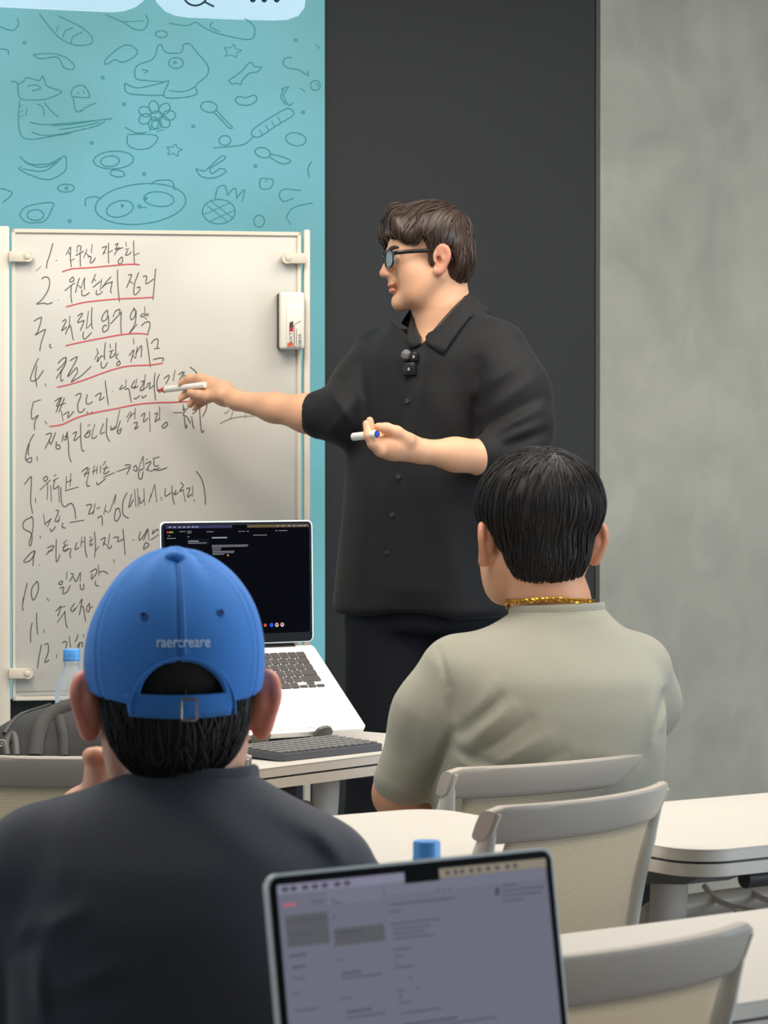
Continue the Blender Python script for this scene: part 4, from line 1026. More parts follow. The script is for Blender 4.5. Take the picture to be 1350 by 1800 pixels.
strapline('top_handle', [(45, 1244), (56, 1233), (75, 1229), (98, 1231), (122, 1238)], .008, M_bag2, (.5, 1), .005)
strapline('side_pocket', [(14, 1330), (12, 1312), (18, 1298), (24, 1294), (28, 1305), (30, 1330)], .006, M_bagl, (.5, 1))
hb, nb_ = S.hitn(8, 1313, 4.2, 5.4)
if hb is not None:
    rg = [hb + nb_ * .010 + (RT * math.cos(t) + Vector((0, 0, 1)) * math.sin(t)) * .0052 for t in np.linspace(0, 6.283, 21)[:-1]]
    bm = bmesh.new(); tube(bm, rg, .0009, 6, closed=True); adopt(bobj('round_badge', bm, mat('badge_white', (190, 190, 188), .5)), bag)
    rg = [hb + nb_ * .010 + (RT * math.cos(t) + Vector((0, 0, 1)) * math.sin(t)) * .0016 for t in np.linspace(0, 6.283, 13)[:-1]]
    bm = bmesh.new(); tube(bm, rg, .0007, 6, closed=True); adopt(bobj('badge_dot', bm, mat('badge_dotwhite', (170, 170, 168), .5)), bag)
# ------------------------------------------------------------------ people: shared head, hands and garments
def unit(v): v = np.array(v, float); return v / np.linalg.norm(v)
class Frame:
    def __init__(s, O, f, u=(0, 0, 1), sc=(1, 1, 1)):
        s.O = V3(*O); s.f = unit(f); s.l = unit(np.cross(u, s.f)); s.u = np.cross(s.f, s.l); s.sc = sc
        s.R = np.stack([s.l, s.f, s.u], 1)
    def __call__(s, l, f, u): return s.O + s.l * l * s.sc[0] + s.f * f * s.sc[1] + s.u * u * s.sc[2]
    def r(s, a, b, c): return (a * s.sc[0], b * s.sc[1], c * s.sc[2])
    def loc(s, P): return ((P - s.O) @ s.R) / np.array(s.sc)
def rot_l(R, ang):   # rotate the frame's f/u about l
    c, s_ = math.cos(ang), math.sin(ang); return np.stack([R[:, 0], R[:, 1] * c + R[:, 2] * s_, -R[:, 1] * s_ + R[:, 2] * c], 1)
def add_head(S, H, ear_out=.004, ear_flare=.25, ears=1.0):
    E = lambda c, r, k=.012, sub=False, R=None: S.ell(H(*c), H.r(*r), R if R is not None else H.R, k, sub)
    E((0, .008, .047), (.075, .090, .075), .01)
    E((0, .040, -.012), (.062, .052, .080), .02)
    E((0, .066, .030), (.055, .030, .040), .02)
    for s in (-1, 1):
        S.cone(H(s * .056, .004, -.028), H(s * .040, .050, -.070), .017, .015, .03)
        S.cone(H(s * .040, .050, -.068), H(s * .010, .078, -.082), .016, .014, .02)
        E((s * .040, .062, -.012), (.024, .022, .024), .02)
        E((s * .033, .097, .012), (.018, .012, .011), .012, True)
        E((s * .032, .084, .010), (.0165, .0125, .0115), .004)
        S.cone(H(s * .012, .098, .026), H(s * .048, .080, .024), .0055, .005, .012)
    E((0, .079, -.078), (.021, .0125, .0135), .014)
    for s in (-1, 1): E((s * .047, .042, -.040), (.020, .032, .032), .03)
    S.chain([H(0, .094, .016), H(0, .104, -.006), H(0, .1135, -.0195)], [.0070, .0085, .0098], .010)
    for s in (-1, 1): E((s * .0105, .1025, -.0225), (.0068, .0095, .0072), .006)
    for s in (-1, 1): E((s * .006, .1055, -.0295), (.0036, .0055, .0028), .002, True)
    E((0, .0930, -.0365), (.020, .0105, .012), .010)
    E((0, .0985, -.0445), (.0205, .0078, .0052), .003); E((0, .0955, -.0560), (.0185, .0078, .0062), .004)
    S.cone(H(-.022, .0965, -.0502), H(0, .1035, -.0498), .0012, .0016, .003, True); S.cone(H(.022, .0965, -.0502), H(0, .1035, -.0498), .0012, .0016, .003, True)
    for s in (-1, 1):
        a = ear_flare
        def ep(x, z, o=0.0):   # x backwards along the ear, z up, o outward
            lx = .0735 + ear_out + x * math.sin(a) + o * math.cos(a); fx_ = .008 - x * math.cos(a) + o * math.sin(a) * .5
            return H(s * lx, fx_, z)
        k = ears
        rim = [(-.003, .000), (-.004, .016), (.002, .028), (.013, .033), (.023, .028), (.028, .016), (.026, .003), (.019, -.010), (.011, -.021), (.003, -.027), (-.003, -.020)]
        rr_ = [v_ * k for v_ in (.0042, .004, .0038, .0038, .0038, .0036, .0034, .0036, .0052, .0060, .0045)]; rm = catmull([(x, z, q_) for (x, z), q_ in zip(rim, rr_)], 4)
        S.chain([ep(v_.x * k, v_.y * k, .004) for v_ in rm], [v_.z for v_ in rm], .006)
        if False: S.chain([ep(x * k, z * k, .004) for x, z in rim], [.0042 * k, .004 * k, .0038 * k, .0038 * k, .0038 * k, .0036 * k, .0034 * k, .0036 * k, .0052 * k, .0060 * k, .0045 * k], .007)
        S.chain([ep(.016 * k, .020 * k, .003), ep(.018 * k, .006 * k, .004), ep(.011 * k, -.008 * k, .003)], [.003, .0036, .0034], .004)
        S.chain([ep(.012 * k, .022 * k, -.001), ep(.013 * k, .004 * k, -.002), ep(.007 * k, -.016 * k, -.001)], [.0125 * k, .0125 * k, .0085 * k], .004)
        S.chain([ep(.004, .016 * k, -.004), ep(.004, -.012 * k, -.004)], [.009, .008], .008)
        S.cone(ep(.004 * k, .004 * k, .006), ep(.008 * k, -.003 * k, .004), .0052, .004, .004, True)
def face_tint(H):
    def f(P):
        q = H.loc(P); l, fr, u = q[:, 0], q[:, 1], q[:, 2]
        lip = np.clip(1.15 - np.sqrt((l / .0225) ** 2 + ((u + .0500) / .0115) ** 2), 0, .18) / .18 * (fr > .09) * .55
        brow = np.exp(-((np.abs(l) - .033) / .014) ** 4 - ((u - .029 + (np.abs(l) - .033) * .12) / .0042) ** 2) * (fr > .065)
        cheek = .16 * np.exp(-((np.abs(l) - .045) / .022) ** 2 - ((u + .018) / .02) ** 2) * (fr > .03)
        nose = .22 * np.exp(-(l / .014) ** 2 - ((u + .018) / .012) ** 2) * (fr > .09)
        ear = .5 * (np.abs(l) > .0765) * (np.abs(u) < .05) * (fr < .012)
        return np.clip(np.maximum.reduce([lip, cheek, nose, ear]) , 0, 1)
    return f
def hair_starts(S, c, n, r=.25, keep=None):
    d = rng.normal(size=(n * 3, 3)); d /= np.linalg.norm(d, axis=1)[:, None]; P = V3(*c) + d * r
    for _ in range(25): P = P - (P - V3(*c)) / np.linalg.norm(P - V3(*c), axis=1)[:, None] * (S.ev(P) * .8)[:, None]
    ok = np.abs(S.ev(P)) < .004
    if keep is not None: ok &= keep(P)
    return P[ok][:n]
def eyes(H, parent):
    Mw = mat('eye_white', (225, 220, 214), .2); Mi = mat('iris_dark', (34, 24, 20), .15)
    for s in (-1, 1):
        bm = bmesh.new(); bmesh.ops.create_uvsphere(bm, u_segments=20, v_segments=12, radius=.0118); c = H(s * .032, .0855, .0095)
        bmesh.ops.translate(bm, vec=c, verts=bm.verts); e = bobj('eye', bm, Mw); adopt(e, parent)
        bm = bmesh.new(); bmesh.ops.create_uvsphere(bm, u_segments=16, v_segments=10, radius=.0062); bmesh.ops.translate(bm, vec=H(s * .032, .0855 + .0068, .0095), verts=bm.verts); i = bobj('iris', bm, Mi); adopt(i, e)
def lidded(S, H):
    pass
def bbox_of(S, pad=.03):
    lo = np.array([1e9] * 3); hi = -lo
    for k, fn, c, r, _ in S.ops:
        if k == 'add': lo = np.minimum(lo, c - r); hi = np.maximum(hi, c + r)
    return lo - pad, hi + pad
def brow_mesh(H, S, m, parent):
    for s in (-1, 1):
        pts = []
        for t in np.linspace(0, 1, 7):
            p = H(s * (.014 + .036 * t), .13, .027 + .006 * math.sin(t * 2.2) - .002 * t); d = -H.f
            for _ in range(60):
                v = float(S.ev(np.array([p]))[0])
                if v < .0006: break
                p = p + d * v * .8
            pts.append(Vector(p))
        bm = bmesh.new(); tube(bm, catmull(pts, 3), [.0012 + .0022 * math.sin(math.pi * min(1, .15 + .8 * i / 18)) for i in range(19)], 8, flat=(1.3, .6), up=H.u); o = bobj('eyebrow', bm, m); adopt(o, parent)

# ================================================================== the standing speaker
SD = 5.9; SK = SD / FPX
M_skin = skin_mat('skin_speaker', (222, 172, 138), (186, 104, 92))
M_shirt = mat('black_shirt', (23, 23, 25), .72, bump=(260, .12), sheen=.05, spec=.3)
M_trous = mat('black_trousers', (20, 21, 27), .8, bump=(300, .1), spec=.25)
M_hairb = mat('hair_brown', (62, 46, 37), .42, noise=(60, .35, (1, 1, .2)), spec=.45)
man = empty('person', (Q(745, 820, SD).x, SD, 0.0))
tag(man, 'standing person in black shirt and glasses pointing a red marker at the whiteboard', 'person')
fb = unit((-.6, -.8, 0)); lb_ = unit((.8, -.6, 0))
H = Frame(Q(763, 463, SD), (-.985, -.16, -.02), (0.02, 0, 1), (1.0, .93, .985))
B = Solid()
add_head(B, H, .003, .35, .90)
zz = lambda py: CAMZ - (py - YH) * SK
xx = lambda px: (px - 675) * SK
B.cone(H(0, -.016, -.035), Q(778, 545, SD - .005), .053, .052, .02); B.cone(Q(778, 545, SD - .005), Q(778, 620, SD), .052, .075, .03)
B.loft([(.93, xx(745), SD, .15, .11), (1.1, xx(750), SD, .145, .105), (1.36, xx(762), SD, .155, .105), (1.45, xx(772), SD, .12, .075), (1.49, xx(776), SD, .06, .055)], math.atan2(-.6, .8), .03, .03)
sL, eL, wL = Q(888, 632, 5.80), Q(920, 793, 5.72), Q(738, 793, 5.63)
sR, eR, wR = Q(662, 640, 6.02), Q(592, 730, 5.89), Q(416, 704, 6.02)
B.cone(sL, eL, .050, .042, .02); B.chain([eL, Q(868, 806, 5.70), Q(800, 799, 5.66), wL], [.041, .040, .031, .0225], .02)
B.cone(sR, eR, .046, .038, .02); B.chain([eR, Q(540, 727, 5.93), Q(480, 716, 5.97), wR], [.038, .038, .029, .0195], .02)
# reaching hand with the red marker
B.chain([wR, Q(392, 690, 6.05), Q(372, 680, 6.075)], [.0195, .023, .020], .012); B.cone(Q(396, 700, 6.05), Q(374, 694, 6.085), .017, .015, .012)
B.chain([Q(374, 672, 6.07), Q(352, 665, 6.085), Q(333, 666, 6.10), Q(313, 676, 6.112)], [.0125, .0100, .0090, .0072], .006)
B.chain([Q(388, 694, 6.035), Q(366, 697, 6.05), Q(350, 694, 6.063), Q(334, 690, 6.078)], [.0150, .0115, .0100, .0080], .006)
B.chain([Q(366, 682, 6.085), Q(344, 686, 6.108), Q(328, 692, 6.118), Q(315, 702, 6.118)], [.0110, .0092, .0084, .0070], .004)
B.chain([Q(368, 690, 6.090), Q(350, 697, 6.112), Q(341, 703, 6.118), Q(334, 712, 6.110)], [.0105, .0088, .0080, .0068], .004)
B.chain([Q(376, 698, 6.085), Q(359, 706, 6.105), Q(351, 711, 6.108), Q(344, 717, 6.100)], [.0095, .0078, .0070, .0062], .004)
# near hand, palm up, closed on the white marker
B.chain([wL, Q(712, 785, 5.62), Q(690, 785, 5.605), Q(672, 786, 5.60)], [.0225, .0265, .0255, .020], .014)
B.chain([Q(668, 792, 5.585), Q(655, 780, 5.572), Q(648, 766, 5.568), Q(644, 745, 5.580)], [.0125, .0098, .0090, .0075], .006)
B.chain([Q(672, 790, 5.605), Q(661, 777, 5.598), Q(654, 762, 5.600), Q(650, 739, 5.605)], [.0115, .0095, .0088, .0074], .005)
B.chain([Q(680, 784, 5.62), Q(668, 772, 5.622), Q(662, 762, 5.63), Q(660, 751, 5.625)], [.0110, .0090, .0082, .0070], .004)
B.chain([Q(690, 776, 5.635), Q(680, 765, 5.64), Q(673, 758, 5.645), Q(668, 753, 5.64)], [.0095, .0078, .0070, .0062], .004)
B.chain([Q(718, 774, 5.600), Q(697, 760, 5.588), Q(680, 753, 5.583), Q(665, 750, 5.582)], [.0150, .0120, .0100, .0080], .008)
for s, hx in ((-1, 690), (1, 800)):
    B.chain([Q(hx, 1090, SD), Q(hx, 1320, SD + .01), (Q(hx, 1320, SD).x, SD + .03, .09)], [.085, .06, .042], .03)
    B.chain([(Q(hx, 1320, SD).x, SD + .03, .06), (Q(hx, 1320, SD).x - .06, SD - .08, .05)], [.045, .04], .02)
lo, hi = (xx(300), 5.5, .0), (xx(965), 6.2, zz(340))
body = solid_obj('body', B, lo, hi, .0028, M_skin, None, face_tint(H)); adopt(body, man)
eyes(H, man)
M_brow = mat('brow_hair', (58, 44, 36), .6); brow_mesh(H, B, M_brow, man)
# shirt
S = Solid()
yw = math.atan2(-.6, .8)
S.loft([(zz(1080), xx(742), SD, .195, .155), (zz(1030), xx(743), SD, .190, .152), (zz(900), xx(748), SD, .180, .142), (zz(780), xx(754), SD, .178, .135), (zz(690), xx(762), SD, .180, .130),
        (zz(630), xx(768), SD, .172, .118), (zz(590), xx(772), SD, .140, .092), (zz(560), xx(776), SD, .105, .072), (zz(530), xx(780), SD, .070, .062)], yw, .03, .02, 2.2)
S.chain([Q(872, 622, 5.81), Q(902, 690, 5.77), Q(914, 752, 5.74)], [.068, .066, .068], .05)
S.chain([Q(914, 752, 5.74), Q(915, 782, 5.72)], [.064, .056], .02); S.cone(Q(912, 790, 5.715), Q(861, 803, 5.70), .055, .051, .02)
S.chain([Q(668, 628, 6.01), Q(640, 690, 5.95), Q(610, 725, 5.90)], [.062, .066, .062], .05)
S.cone(Q(606, 728, 5.895), Q(566, 728, 5.915), .062, .052, .02)
S.cone(Q(778, 470, SD - .01), Q(776, 592, SD - .005), .062, .052, .01, True)
nC = unit((-1.05, 0, 1.0)); tC = unit((1.0, 0, 1.05)); S.box(V3(*Q(781, 570, SD)) + nC * .06, (.072, .10, .06), np.stack([tC, V3(0, 1, 0), nC], 1), .004, .006, True)
S.disp.append(folds([(735, 610, 716, 705, .003, .010), (716, 705, 700, 840, .003, .010), (700, 840, 672, 1075, .003, .010), (752, 625, 716, 845, -.002, .007), (716, 845, 690, 1075, -.002, .007),
                     (842, 640, 838, 760, -.012, .016), (838, 690, 905, 640, .007, .014), (846, 730, 930, 672, .007, .013), (850, 765, 948, 720, .008, .012), (870, 745, 945, 700, -.006, .010), (885, 785, 952, 762, -.006, .009), (885, 772, 955, 742, .006, .010),
                     (640, 640, 632, 790, -.010, .016), (655, 620, 640, 700, .006, .014), (585, 690, 620, 745, .006, .011), (580, 760, 625, 700, .005, .012),
                     (650, 830, 640, 1060, .008, .03), (690, 900, 660, 1060, -.005, .03), (780, 850, 800, 1060, .007, .035), (830, 880, 850, 1040, -.006, .03), (760, 700, 800, 760, .004, .03), (660, 760, 700, 700, .004, .03)], 5.78))
nz = sines(11, 14); nz2 = sines(12, 45)
S.disp.append(lambda P: .0045 * nz(P) + .0012 * nz2(P) + .020 * np.maximum(0, np.sin(P[:, 0] * 17 + .6) - .2) * (P[:, 2] < .97) * np.clip((.97 - P[:, 2]) / .07, 0, 1))
shirt = solid_obj('shirt', S, (xx(530), 5.5, zz(1100)), (xx(985), 6.2, zz(500)), .0036, M_shirt, None, relax=1); adopt(shirt, man)
# collar
def collar():
    OUT = {9: (749, 604), 13: (754, 608), 18: (760, 612), 24: (767, 617), 30: (774, 621), 36: (780, 624), 41: (785, 616), 48: (791, 607), 56: (798, 597), 66: (806, 585), 78: (816, 572), 92: (825, 560), 351: (741, 605), 347: (738, 607), 342: (734, 610), 336: (729, 612), 330: (724, 613), 324: (719, 612), 319: (717, 603), 312: (717, 594), 304: (719, 586), 294: (722, 579)}
    ax = V3(*Q(778, 560, SD - .003)); vs = []; fs = []; half_ = [9, 13, 18, 24, 30, 36, 41, 48, 56, 66, 78, 92, 108, 126, 145, 163]; ANG = half_ + [180] + [360 - q for q in half_[::-1]]; n = len(ANG)
    for i in range(n):
        th = math.radians(ANG[i]); a = min(th, 2 * math.pi - th); da = math.degrees(a)
        zt = zz(np.interp(da, [0, 37, 60, 90, 130, 180], [606, 566, 543, 524, 516, 513]))
        drop = float(np.interp(da, [9, 36, 60, 110, 180], [.016, .074, .054, .040, .040]))
        dirv = fb * math.cos(th) + lb_ * math.sin(th)
        drop = .040 + .034 * math.exp(-((da - 30) / 22) ** 2) - (.014 if da < 16 else 0)
        ri = .054 + .010 * (math.cos(a) > 0) * math.cos(a)
        hp = OUT.get(ANG[i]); hit_ = S.hit(hp[0], hp[1], 5.4, 6.1) if hp else None
        if hit_ is not None:
            o_ = V3(*hit_) + V3(-.1, -.9, .25) * .005; q0 = V3(ax[0], ax[1], 0) + dirv * ri; q0[2] = zt
            for k in range(5):
                t = k / 4; p = q0 * (1 - t) + o_ * t
                if 0 < k < 4:
                    p = p + (V3(-.1, -.9, .3) * .006 * math.sin(math.pi * t) if k < 4 else 0)
                    for _ in range(10):
                        v = float(S.ev(np.array([p]))[0])
                        if v > .004: break
                        p = p + V3(-.1, -.95, .2) * (.0045 - v)
                vs.append(p)
            continue
        for k in range(5):
            t = k / 4; r_ = ri + t * .034 + (.004 if k else 0); z = zt - drop * t + (.003 if k == 1 else 0)
            p = V3(ax[0], ax[1], 0) + dirv * r_; p[2] = z
            if k > 1:
                for _ in range(12):
                    v = float(S.ev(np.array([p]))[0])
                    if v > .004: break
                    p = p + dirv * (.0045 - v) * .8
            vs.append(p)
    for i in range(n - 1):
        for k in range(4): a = i * 5 + k; fs.append((a, a + 1, a + 6, a + 5))
    o = mobj('collar', vs, fs, M_shirt, None, True); md = o.modifiers.new('thickness', 'SOLIDIFY'); md.thickness = .003; md.offset = 1
    adopt(o, man)
collar()
M_btn = mat('shirt_button', (46, 44, 44), .3)
for px, py in ((716, 705), (701, 838), (690, 905), (680, 972)):
    p, n = S.hitn(px, py, 5.3)
    bm = bmesh.new(); r_ = bmesh.ops.create_cone(bm, cap_ends=True, segments=16, radius1=.0058, radius2=.005, depth=.003)
    bmesh.ops.transform(bm, matrix=Matrix.Translation(p + n * .001) @ n.to_track_quat('Z', 'Y').to_matrix().to_4x4(), verts=bm.verts); adopt(bobj('button', bm, M_btn), shirt)
# trousers
T_ = Solid()
T_.loft([(zz(1110), xx(742), SD, .160, .125), (zz(1040), xx(744), SD, .165, .13), (zz(1000), xx(745), SD, .155, .12)], yw, .02, .02)
for hx in (690, 802):
    x0 = xx(hx); T_.chain([(x0, SD, zz(1100)), (x0 - .004, SD + .01, .48), (x0 - .004, SD + .03, .10)], [.098, .092, .085], .02)
T_.disp.append(lambda P: .004 * sines(21, 18)(P))
adopt(solid_obj('trousers', T_, (xx(560), 5.65, .02), (xx(920), 6.15, zz(990)), .006, M_trous, None, relax=1), man)
M_shoe = mat('shoe_black', (24, 24, 25), .5)
for hx in (690, 802):
    Z = Solid(); x0 = xx(hx); Z.chain([(x0, SD + .05, .045), (x0 - .05, SD - .06, .04), (x0 - .085, SD - .13, .032)], [.048, .045, .034], .02); Z.half((0, 0, .0), (0, 0, -1))
    adopt(solid_obj('shoe', Z, (x0 - .18, SD - .2, -.02), (x0 + .08, SD + .13, .12), .006, M_shoe), man)
# hair
HR = Solid()
HE = lambda c, r, k=.015, sub=False: HR.ell(H(*c), H.r(*r), H.R, k, sub)
HE((0, .012, .060), (.090, .098, .072))
HE((0, -.040, .012), (.078, .052, .068), .02)
HR.box(H(0, .100, -.045), (.2, .068, .095), H.R, .02, .012, True)
for s in (-1, 1):
    HE((s * .078, -.012, -.004), (.022, .024, .036), .006, True)
    HR.cone(H(s * .074, .020, .045), H(s * .0745, .020, -.004), .008, .0035, .01)
HR.chain([H(.004, .082, .108), H(.040, .089, .084), H(.062, .076, .058), H(.069, .056, .044)], [.016, .013, .010, .007], .015)
HR.chain([H(.010, .084, .102), H(.046, .082, .070), H(.061, .066, .048)], [.015, .012, .008], .012)
HR.chain([H(-.004, .082, .108), H(-.030, .098, .088), H(-.046, .103, .060), H(-.050, .096, .036)], [.014, .012, .009, .004], .012)
HE((-.008, .084, .088), (.032, .014, .026), .015); HE((-.022, .095, .070), (.026, .010, .026), .012)
HR.half(H(0, -.06, -.052), -H.u * 1.0 + H.f * -.35)
a_ = sines(31, 70); HR.disp.append(lambda P: .003 * a_((P - H.O) * np.array([1, 1, .35])))
hair = solid_obj('hair', HR, H.O - .2, H.O + .22, .0028, M_hairb); adopt(hair, man)
wh = H(0, -.055, .118)
def hd(P):
    q = H.loc(P); D = P - wh; D /= np.linalg.norm(D, axis=1)[:, None] + 1e-6
    side = np.sign(q[:, 0])[:, None] * H.l
    top = np.clip((q[:, 2] - .07) / .05, 0, 1)[:, None]
    return D * (.4 + .8 * top) + H.f * .35 * top - H.u * (1.1 * (1 - top)) + side * .25 * top
st = hair_starts(HR, H(0, .0, .05), 520)
ho_ = strands(HR, st, hd, 9, .008, .0022, .0017, M_hairb, 'hair_locks', None, .3); adopt(ho_, hair)
# glasses
M_gl = mat('glasses_black', (16, 16, 18), .25); M_lens = clear_mat('lens_glass', (170, 200, 214), .90)
g = None
gbm = bmesh.new()
for s in (-1, 1):
    rim = []
    for t in np.linspace(0, 2 * math.pi, 29)[:-1]:
        c_, s_ = math.cos(t), math.sin(t)
        rim.append(H(s * .033 + .0235 * math.copysign(abs(c_) ** .7, c_), .112 - abs(s * .033 + .0235 * c_) ** 2 * 3.2, .008 + .0185 * math.copysign(abs(s_) ** .75, s_)))
    tube(gbm, rim, .0021, 8, closed=True, flat=(1.0, 1.0))
    tube(gbm, catmull([H(s * .0565, .102, .017), H(s * .0705, .094, .0185), H(s * .0770, .060, .0205), H(s * .0800, .005, .0215), H(s * .0785, -.012, .016), H(s * .0765, -.026, .002)], 4), .0026, 8, flat=(1.6, .8), up=H.u)
tube(gbm, catmull([H(-.0105, .1115, .013), H(0, .1145, .0165), H(.0105, .1115, .013)], 4), .002, 8)
g = bobj('glasses', gbm, M_gl); adopt(g, man)
for s in (-1, 1):
    vs = [H(s * .033 + .0225 * math.copysign(abs(math.cos(t)) ** .7, math.cos(t)), .1118 - abs(s * .033 + .0225 * math.cos(t)) ** 2 * 3.2, .008 + .0175 * math.copysign(abs(math.sin(t)) ** .75, math.sin(t))) for t in np.linspace(0, 2 * math.pi, 29)[:-1]]
    o = mobj('lens', vs, [tuple(range(28))], M_lens); o.modifiers.new('t', 'SOLIDIFY').thickness = .0012; adopt(o, g)
# clip-on microphone
mp, mn = S.hitn(727, 628, 5.3); mic = empty('lapel_microphone', mp); tag(mic, 'small black clip-on microphone with fuzzy grey windscreen on the black shirt', 'microphone')
M_mic = mat('mic_black', (22, 22, 23), .35); M_fuz = mat('mic_fuzz', (120, 118, 118), .95, bump=(500, .9), noise=(300, .5)); M_micm = mat('mic_mark', (222, 222, 205), .4)
Rm = mn.to_track_quat('Z', 'Y').to_matrix().to_4x4()
for nm, (px, py), sz in (('transmitter_top', (731, 629), (.0165, .0190, .010)), ('transmitter_bottom', (723, 650), (.0290, .0260, .010))):
    p, n = S.hitn(px, py, 5.3); c = p + n * .006
    R_ = Matrix.Rotation(math.radians(-4), 4, 'Y')
    adopt(boxobj(nm, c, (sz[0], sz[2], sz[1]), M_mic, None, .0025, Matrix.Rotation(math.radians(-22), 4, 'Z') @ R_), mic)
    mb = bmesh.new(); q = c + Vector((-.25, -.97, 0)) * (sz[2] / 2 + .0012)
    for w_, h_, dz in ((.0035, .0016, .0), (.0016, .0062, .0), (.0040, .0015, -.0014)): box(mb, q + Vector((0, 0, dz)), (w_, .0006, h_))
    adopt(bobj('white_mark', mb, M_micm), mic)
p, n = S.hitn(718, 627, 5.3)
fz = Solid(); fz.ell(V3(*(p + n * .008)), (.0105, .0105, .0115)); fzn = sines(77, 900); fz.disp.append(lambda P: .0012 * fzn(P))
adopt(solid_obj('windscreen', fz, V3(*(p + n * .008)) - .018, V3(*(p + n * .008)) + .018, .0011, M_fuz), mic)
# markers
M_mw = mat('marker_white', (238, 234, 226), .3); M_mr = mat('marker_red', (206, 42, 40), .35); M_mbk = mat('marker_tip', (70, 20, 20), .7); M_mbl = mat('marker_blue', (40, 62, 190), .35)
def marker(label, a, b, cap, capm, r=.0068):
    a, b = Vector(a), Vector(b); d = (b - a); L = d.length; d.normalize()
    t = empty('whiteboard_marker', a); tag(t, label, 'marker', None)
    R_ = Matrix.Translation(a) @ d.to_track_quat('Z', 'Y').to_matrix().to_4x4()
    def part(nm, prof, m):
        bm = bmesh.new(); lathe(bm, prof, sides=20); bmesh.ops.transform(bm, matrix=R_, verts=bm.verts); adopt(bobj(nm, bm, m), t)
    if cap:   # pointed coloured end at a
        part('nib', [(0, 0), (.0017, .0005), (.0022, .006)], M_mbk); part('coloured_grip', [(.0024, .005), (.0055, .020), (r * 1.05, .024), (r * 1.05, .0285)], capm)
        part('barrel', [(r, .028), (r, L - .001), (r * .9, L), (0, L)], M_mw)
    else:
        part('barrel', [(0, 0), (r * .9, 0), (r, .001), (r, L - .002), (r * .92, L)], M_mw); part('end_plug', [(r * .70, L - .001), (r * .66, L + .0012), (0, L + .0015)], capm)
    return t
marker('red-tipped white marker held by the standing speaker against the whiteboard', Q(276.5, 686.5, 6.172), Q(361, 676.5, 6.055), True, M_mr)
marker('white marker with a blue end held in the speaker\'s lower hand', Q(621, 768, 5.602), Q(663, 763, 5.553), False, M_mbl, .0080)

# ================================================================== the seated man in the sage T-shirt
GD = 4.5; GK = GD / FPX
zg = lambda py: CAMZ - (py - YH) * GK
xg = lambda px: (px - 675) * GK
M_skin2 = skin_mat('skin_seated', (212, 160, 128), (206, 130, 104))
M_tee = mat('sage_tshirt', (160, 157, 142), .85, bump=(420, .15), sheen=.15, spec=.2)
M_hairk = mat('hair_black', (30, 27, 26), .5, noise=(60, .4, (1, 1, .2)), spec=.35)
M_jean = mat('dark_trousers', (40, 42, 48), .8)
gm = empty('person', (xg(955), GD, 0)); tag(gm, 'seated person in sage green T-shirt and gold chain seen from behind', 'person')
G = Frame(Q(950, 958, GD + .05), (-.30, .95, -.06), (0, 0, 1), (1.16, 1.06, 1.04))
B = Solid(); add_head(B, G, .003, .42, .94)
B.chain([G(0, -.012, -.035), Q(970, 1062, GD + .045), Q(984, 1105, GD + .055)], [.058, .059, .054], .02); GB = B
yg = math.atan2(.25, .968)
B.loft([(.50, xg(962), GD + .02, .165, .12), (.70, xg(965), GD + .02, .16, .12), (.88, xg(965), GD + .01, .16, .11), (.94, xg(968), GD + .02, .11, .08)], yg, .03, .03)
B.chain([Q(798, 1195, GD), Q(706, 1370, GD + .01), Q(699, 1398, GD + .02)], [.042, .035, .036], .02); B.chain([Q(699, 1396, GD + .02), Q(770, 1420, GD + .16), Q(830, 1440, GD + .25)], [.037, .033, .024], .02)
B.chain([Q(1118, 1195, GD + .08), Q(1104, 1310, GD + .22), Q(1085, 1380, GD + .28)], [.046, .038, .036], .02); B.chain([Q(1085, 1380, GD + .28), Q(1030, 1440, GD + .40)], [.036, .024], .02)
for hx, dd in ((842, .27), (1032, .40)):
    c = V3(*Q(hx, 1442, GD + dd)); s_ = 1 if hx < 900 else -1
    B.ell(c, (.032, .045, .018), None, .015)
    for i in range(4): B.chain([c + V3((i - 1.5) * .017, .03, .002), c + V3((i - 1.5) * .017 + .003 * s_, .062 + .008 * (i in (1, 2)), -.004), c + V3((i - 1.5) * .016 + .004 * s_, .082 + .010 * (i in (1, 2)), -.018)], [.0095, .0085, .007], .004)
    B.chain([c + V3(.026 * s_, .0, .0), c + V3(.045 * s_, .035, .002), c + V3(.045 * s_, .058, -.004)], [.012, .0098, .008], .006)
for s_, hx in ((-1, 885), (1, 1035)):
    B.chain([(xg(hx), GD + .02, .545), (xg(hx) - .08, GD + .42, .545), (xg(hx) - .08, GD + .44, .09)], [.075, .058, .042], .03); B.cone((xg(hx) - .08, GD + .44, .05), (xg(hx) - .11, GD + .56, .045), .042, .036, .02)
gb_ = solid_obj('body', B, (xg(640), GD - .2, .0), (xg(1215), GD + .65, zg(780)), .0030, M_skin2, None, face_tint(G)); adopt(gb_, gm)
S = Solid()
S.loft([(.50, xg(962), GD + .02, .185, .145), (zg(1400), xg(964), GD + .012, .182, .150), (zg(1320), xg(967), GD + .005, .184, .155), (zg(1250), xg(968), GD, .184, .152), (zg(1190), xg(966), GD, .180, .140), (zg(1150), xg(955), GD + .008, .168, .118),
        (zg(1120), xg(969), GD + .02, .134, .098), (zg(1100), xg(982), GD + .03, .100, .085), (zg(1082), xg(988), GD + .04, .073, .074), (zg(1064), xg(990), GD + .045, .062, .070)], yg, .03, .012, 2.25)
S.chain([Q(808, 1188, GD + .0), Q(762, 1260, GD + .0), Q(707, 1372, GD + .008)], [.066, .062, .046], .035)
S.chain([Q(1112, 1182, GD + .075), Q(1131, 1236, GD + .11), Q(1104, 1312, GD + .22)], [.065, .055, .047], .035)
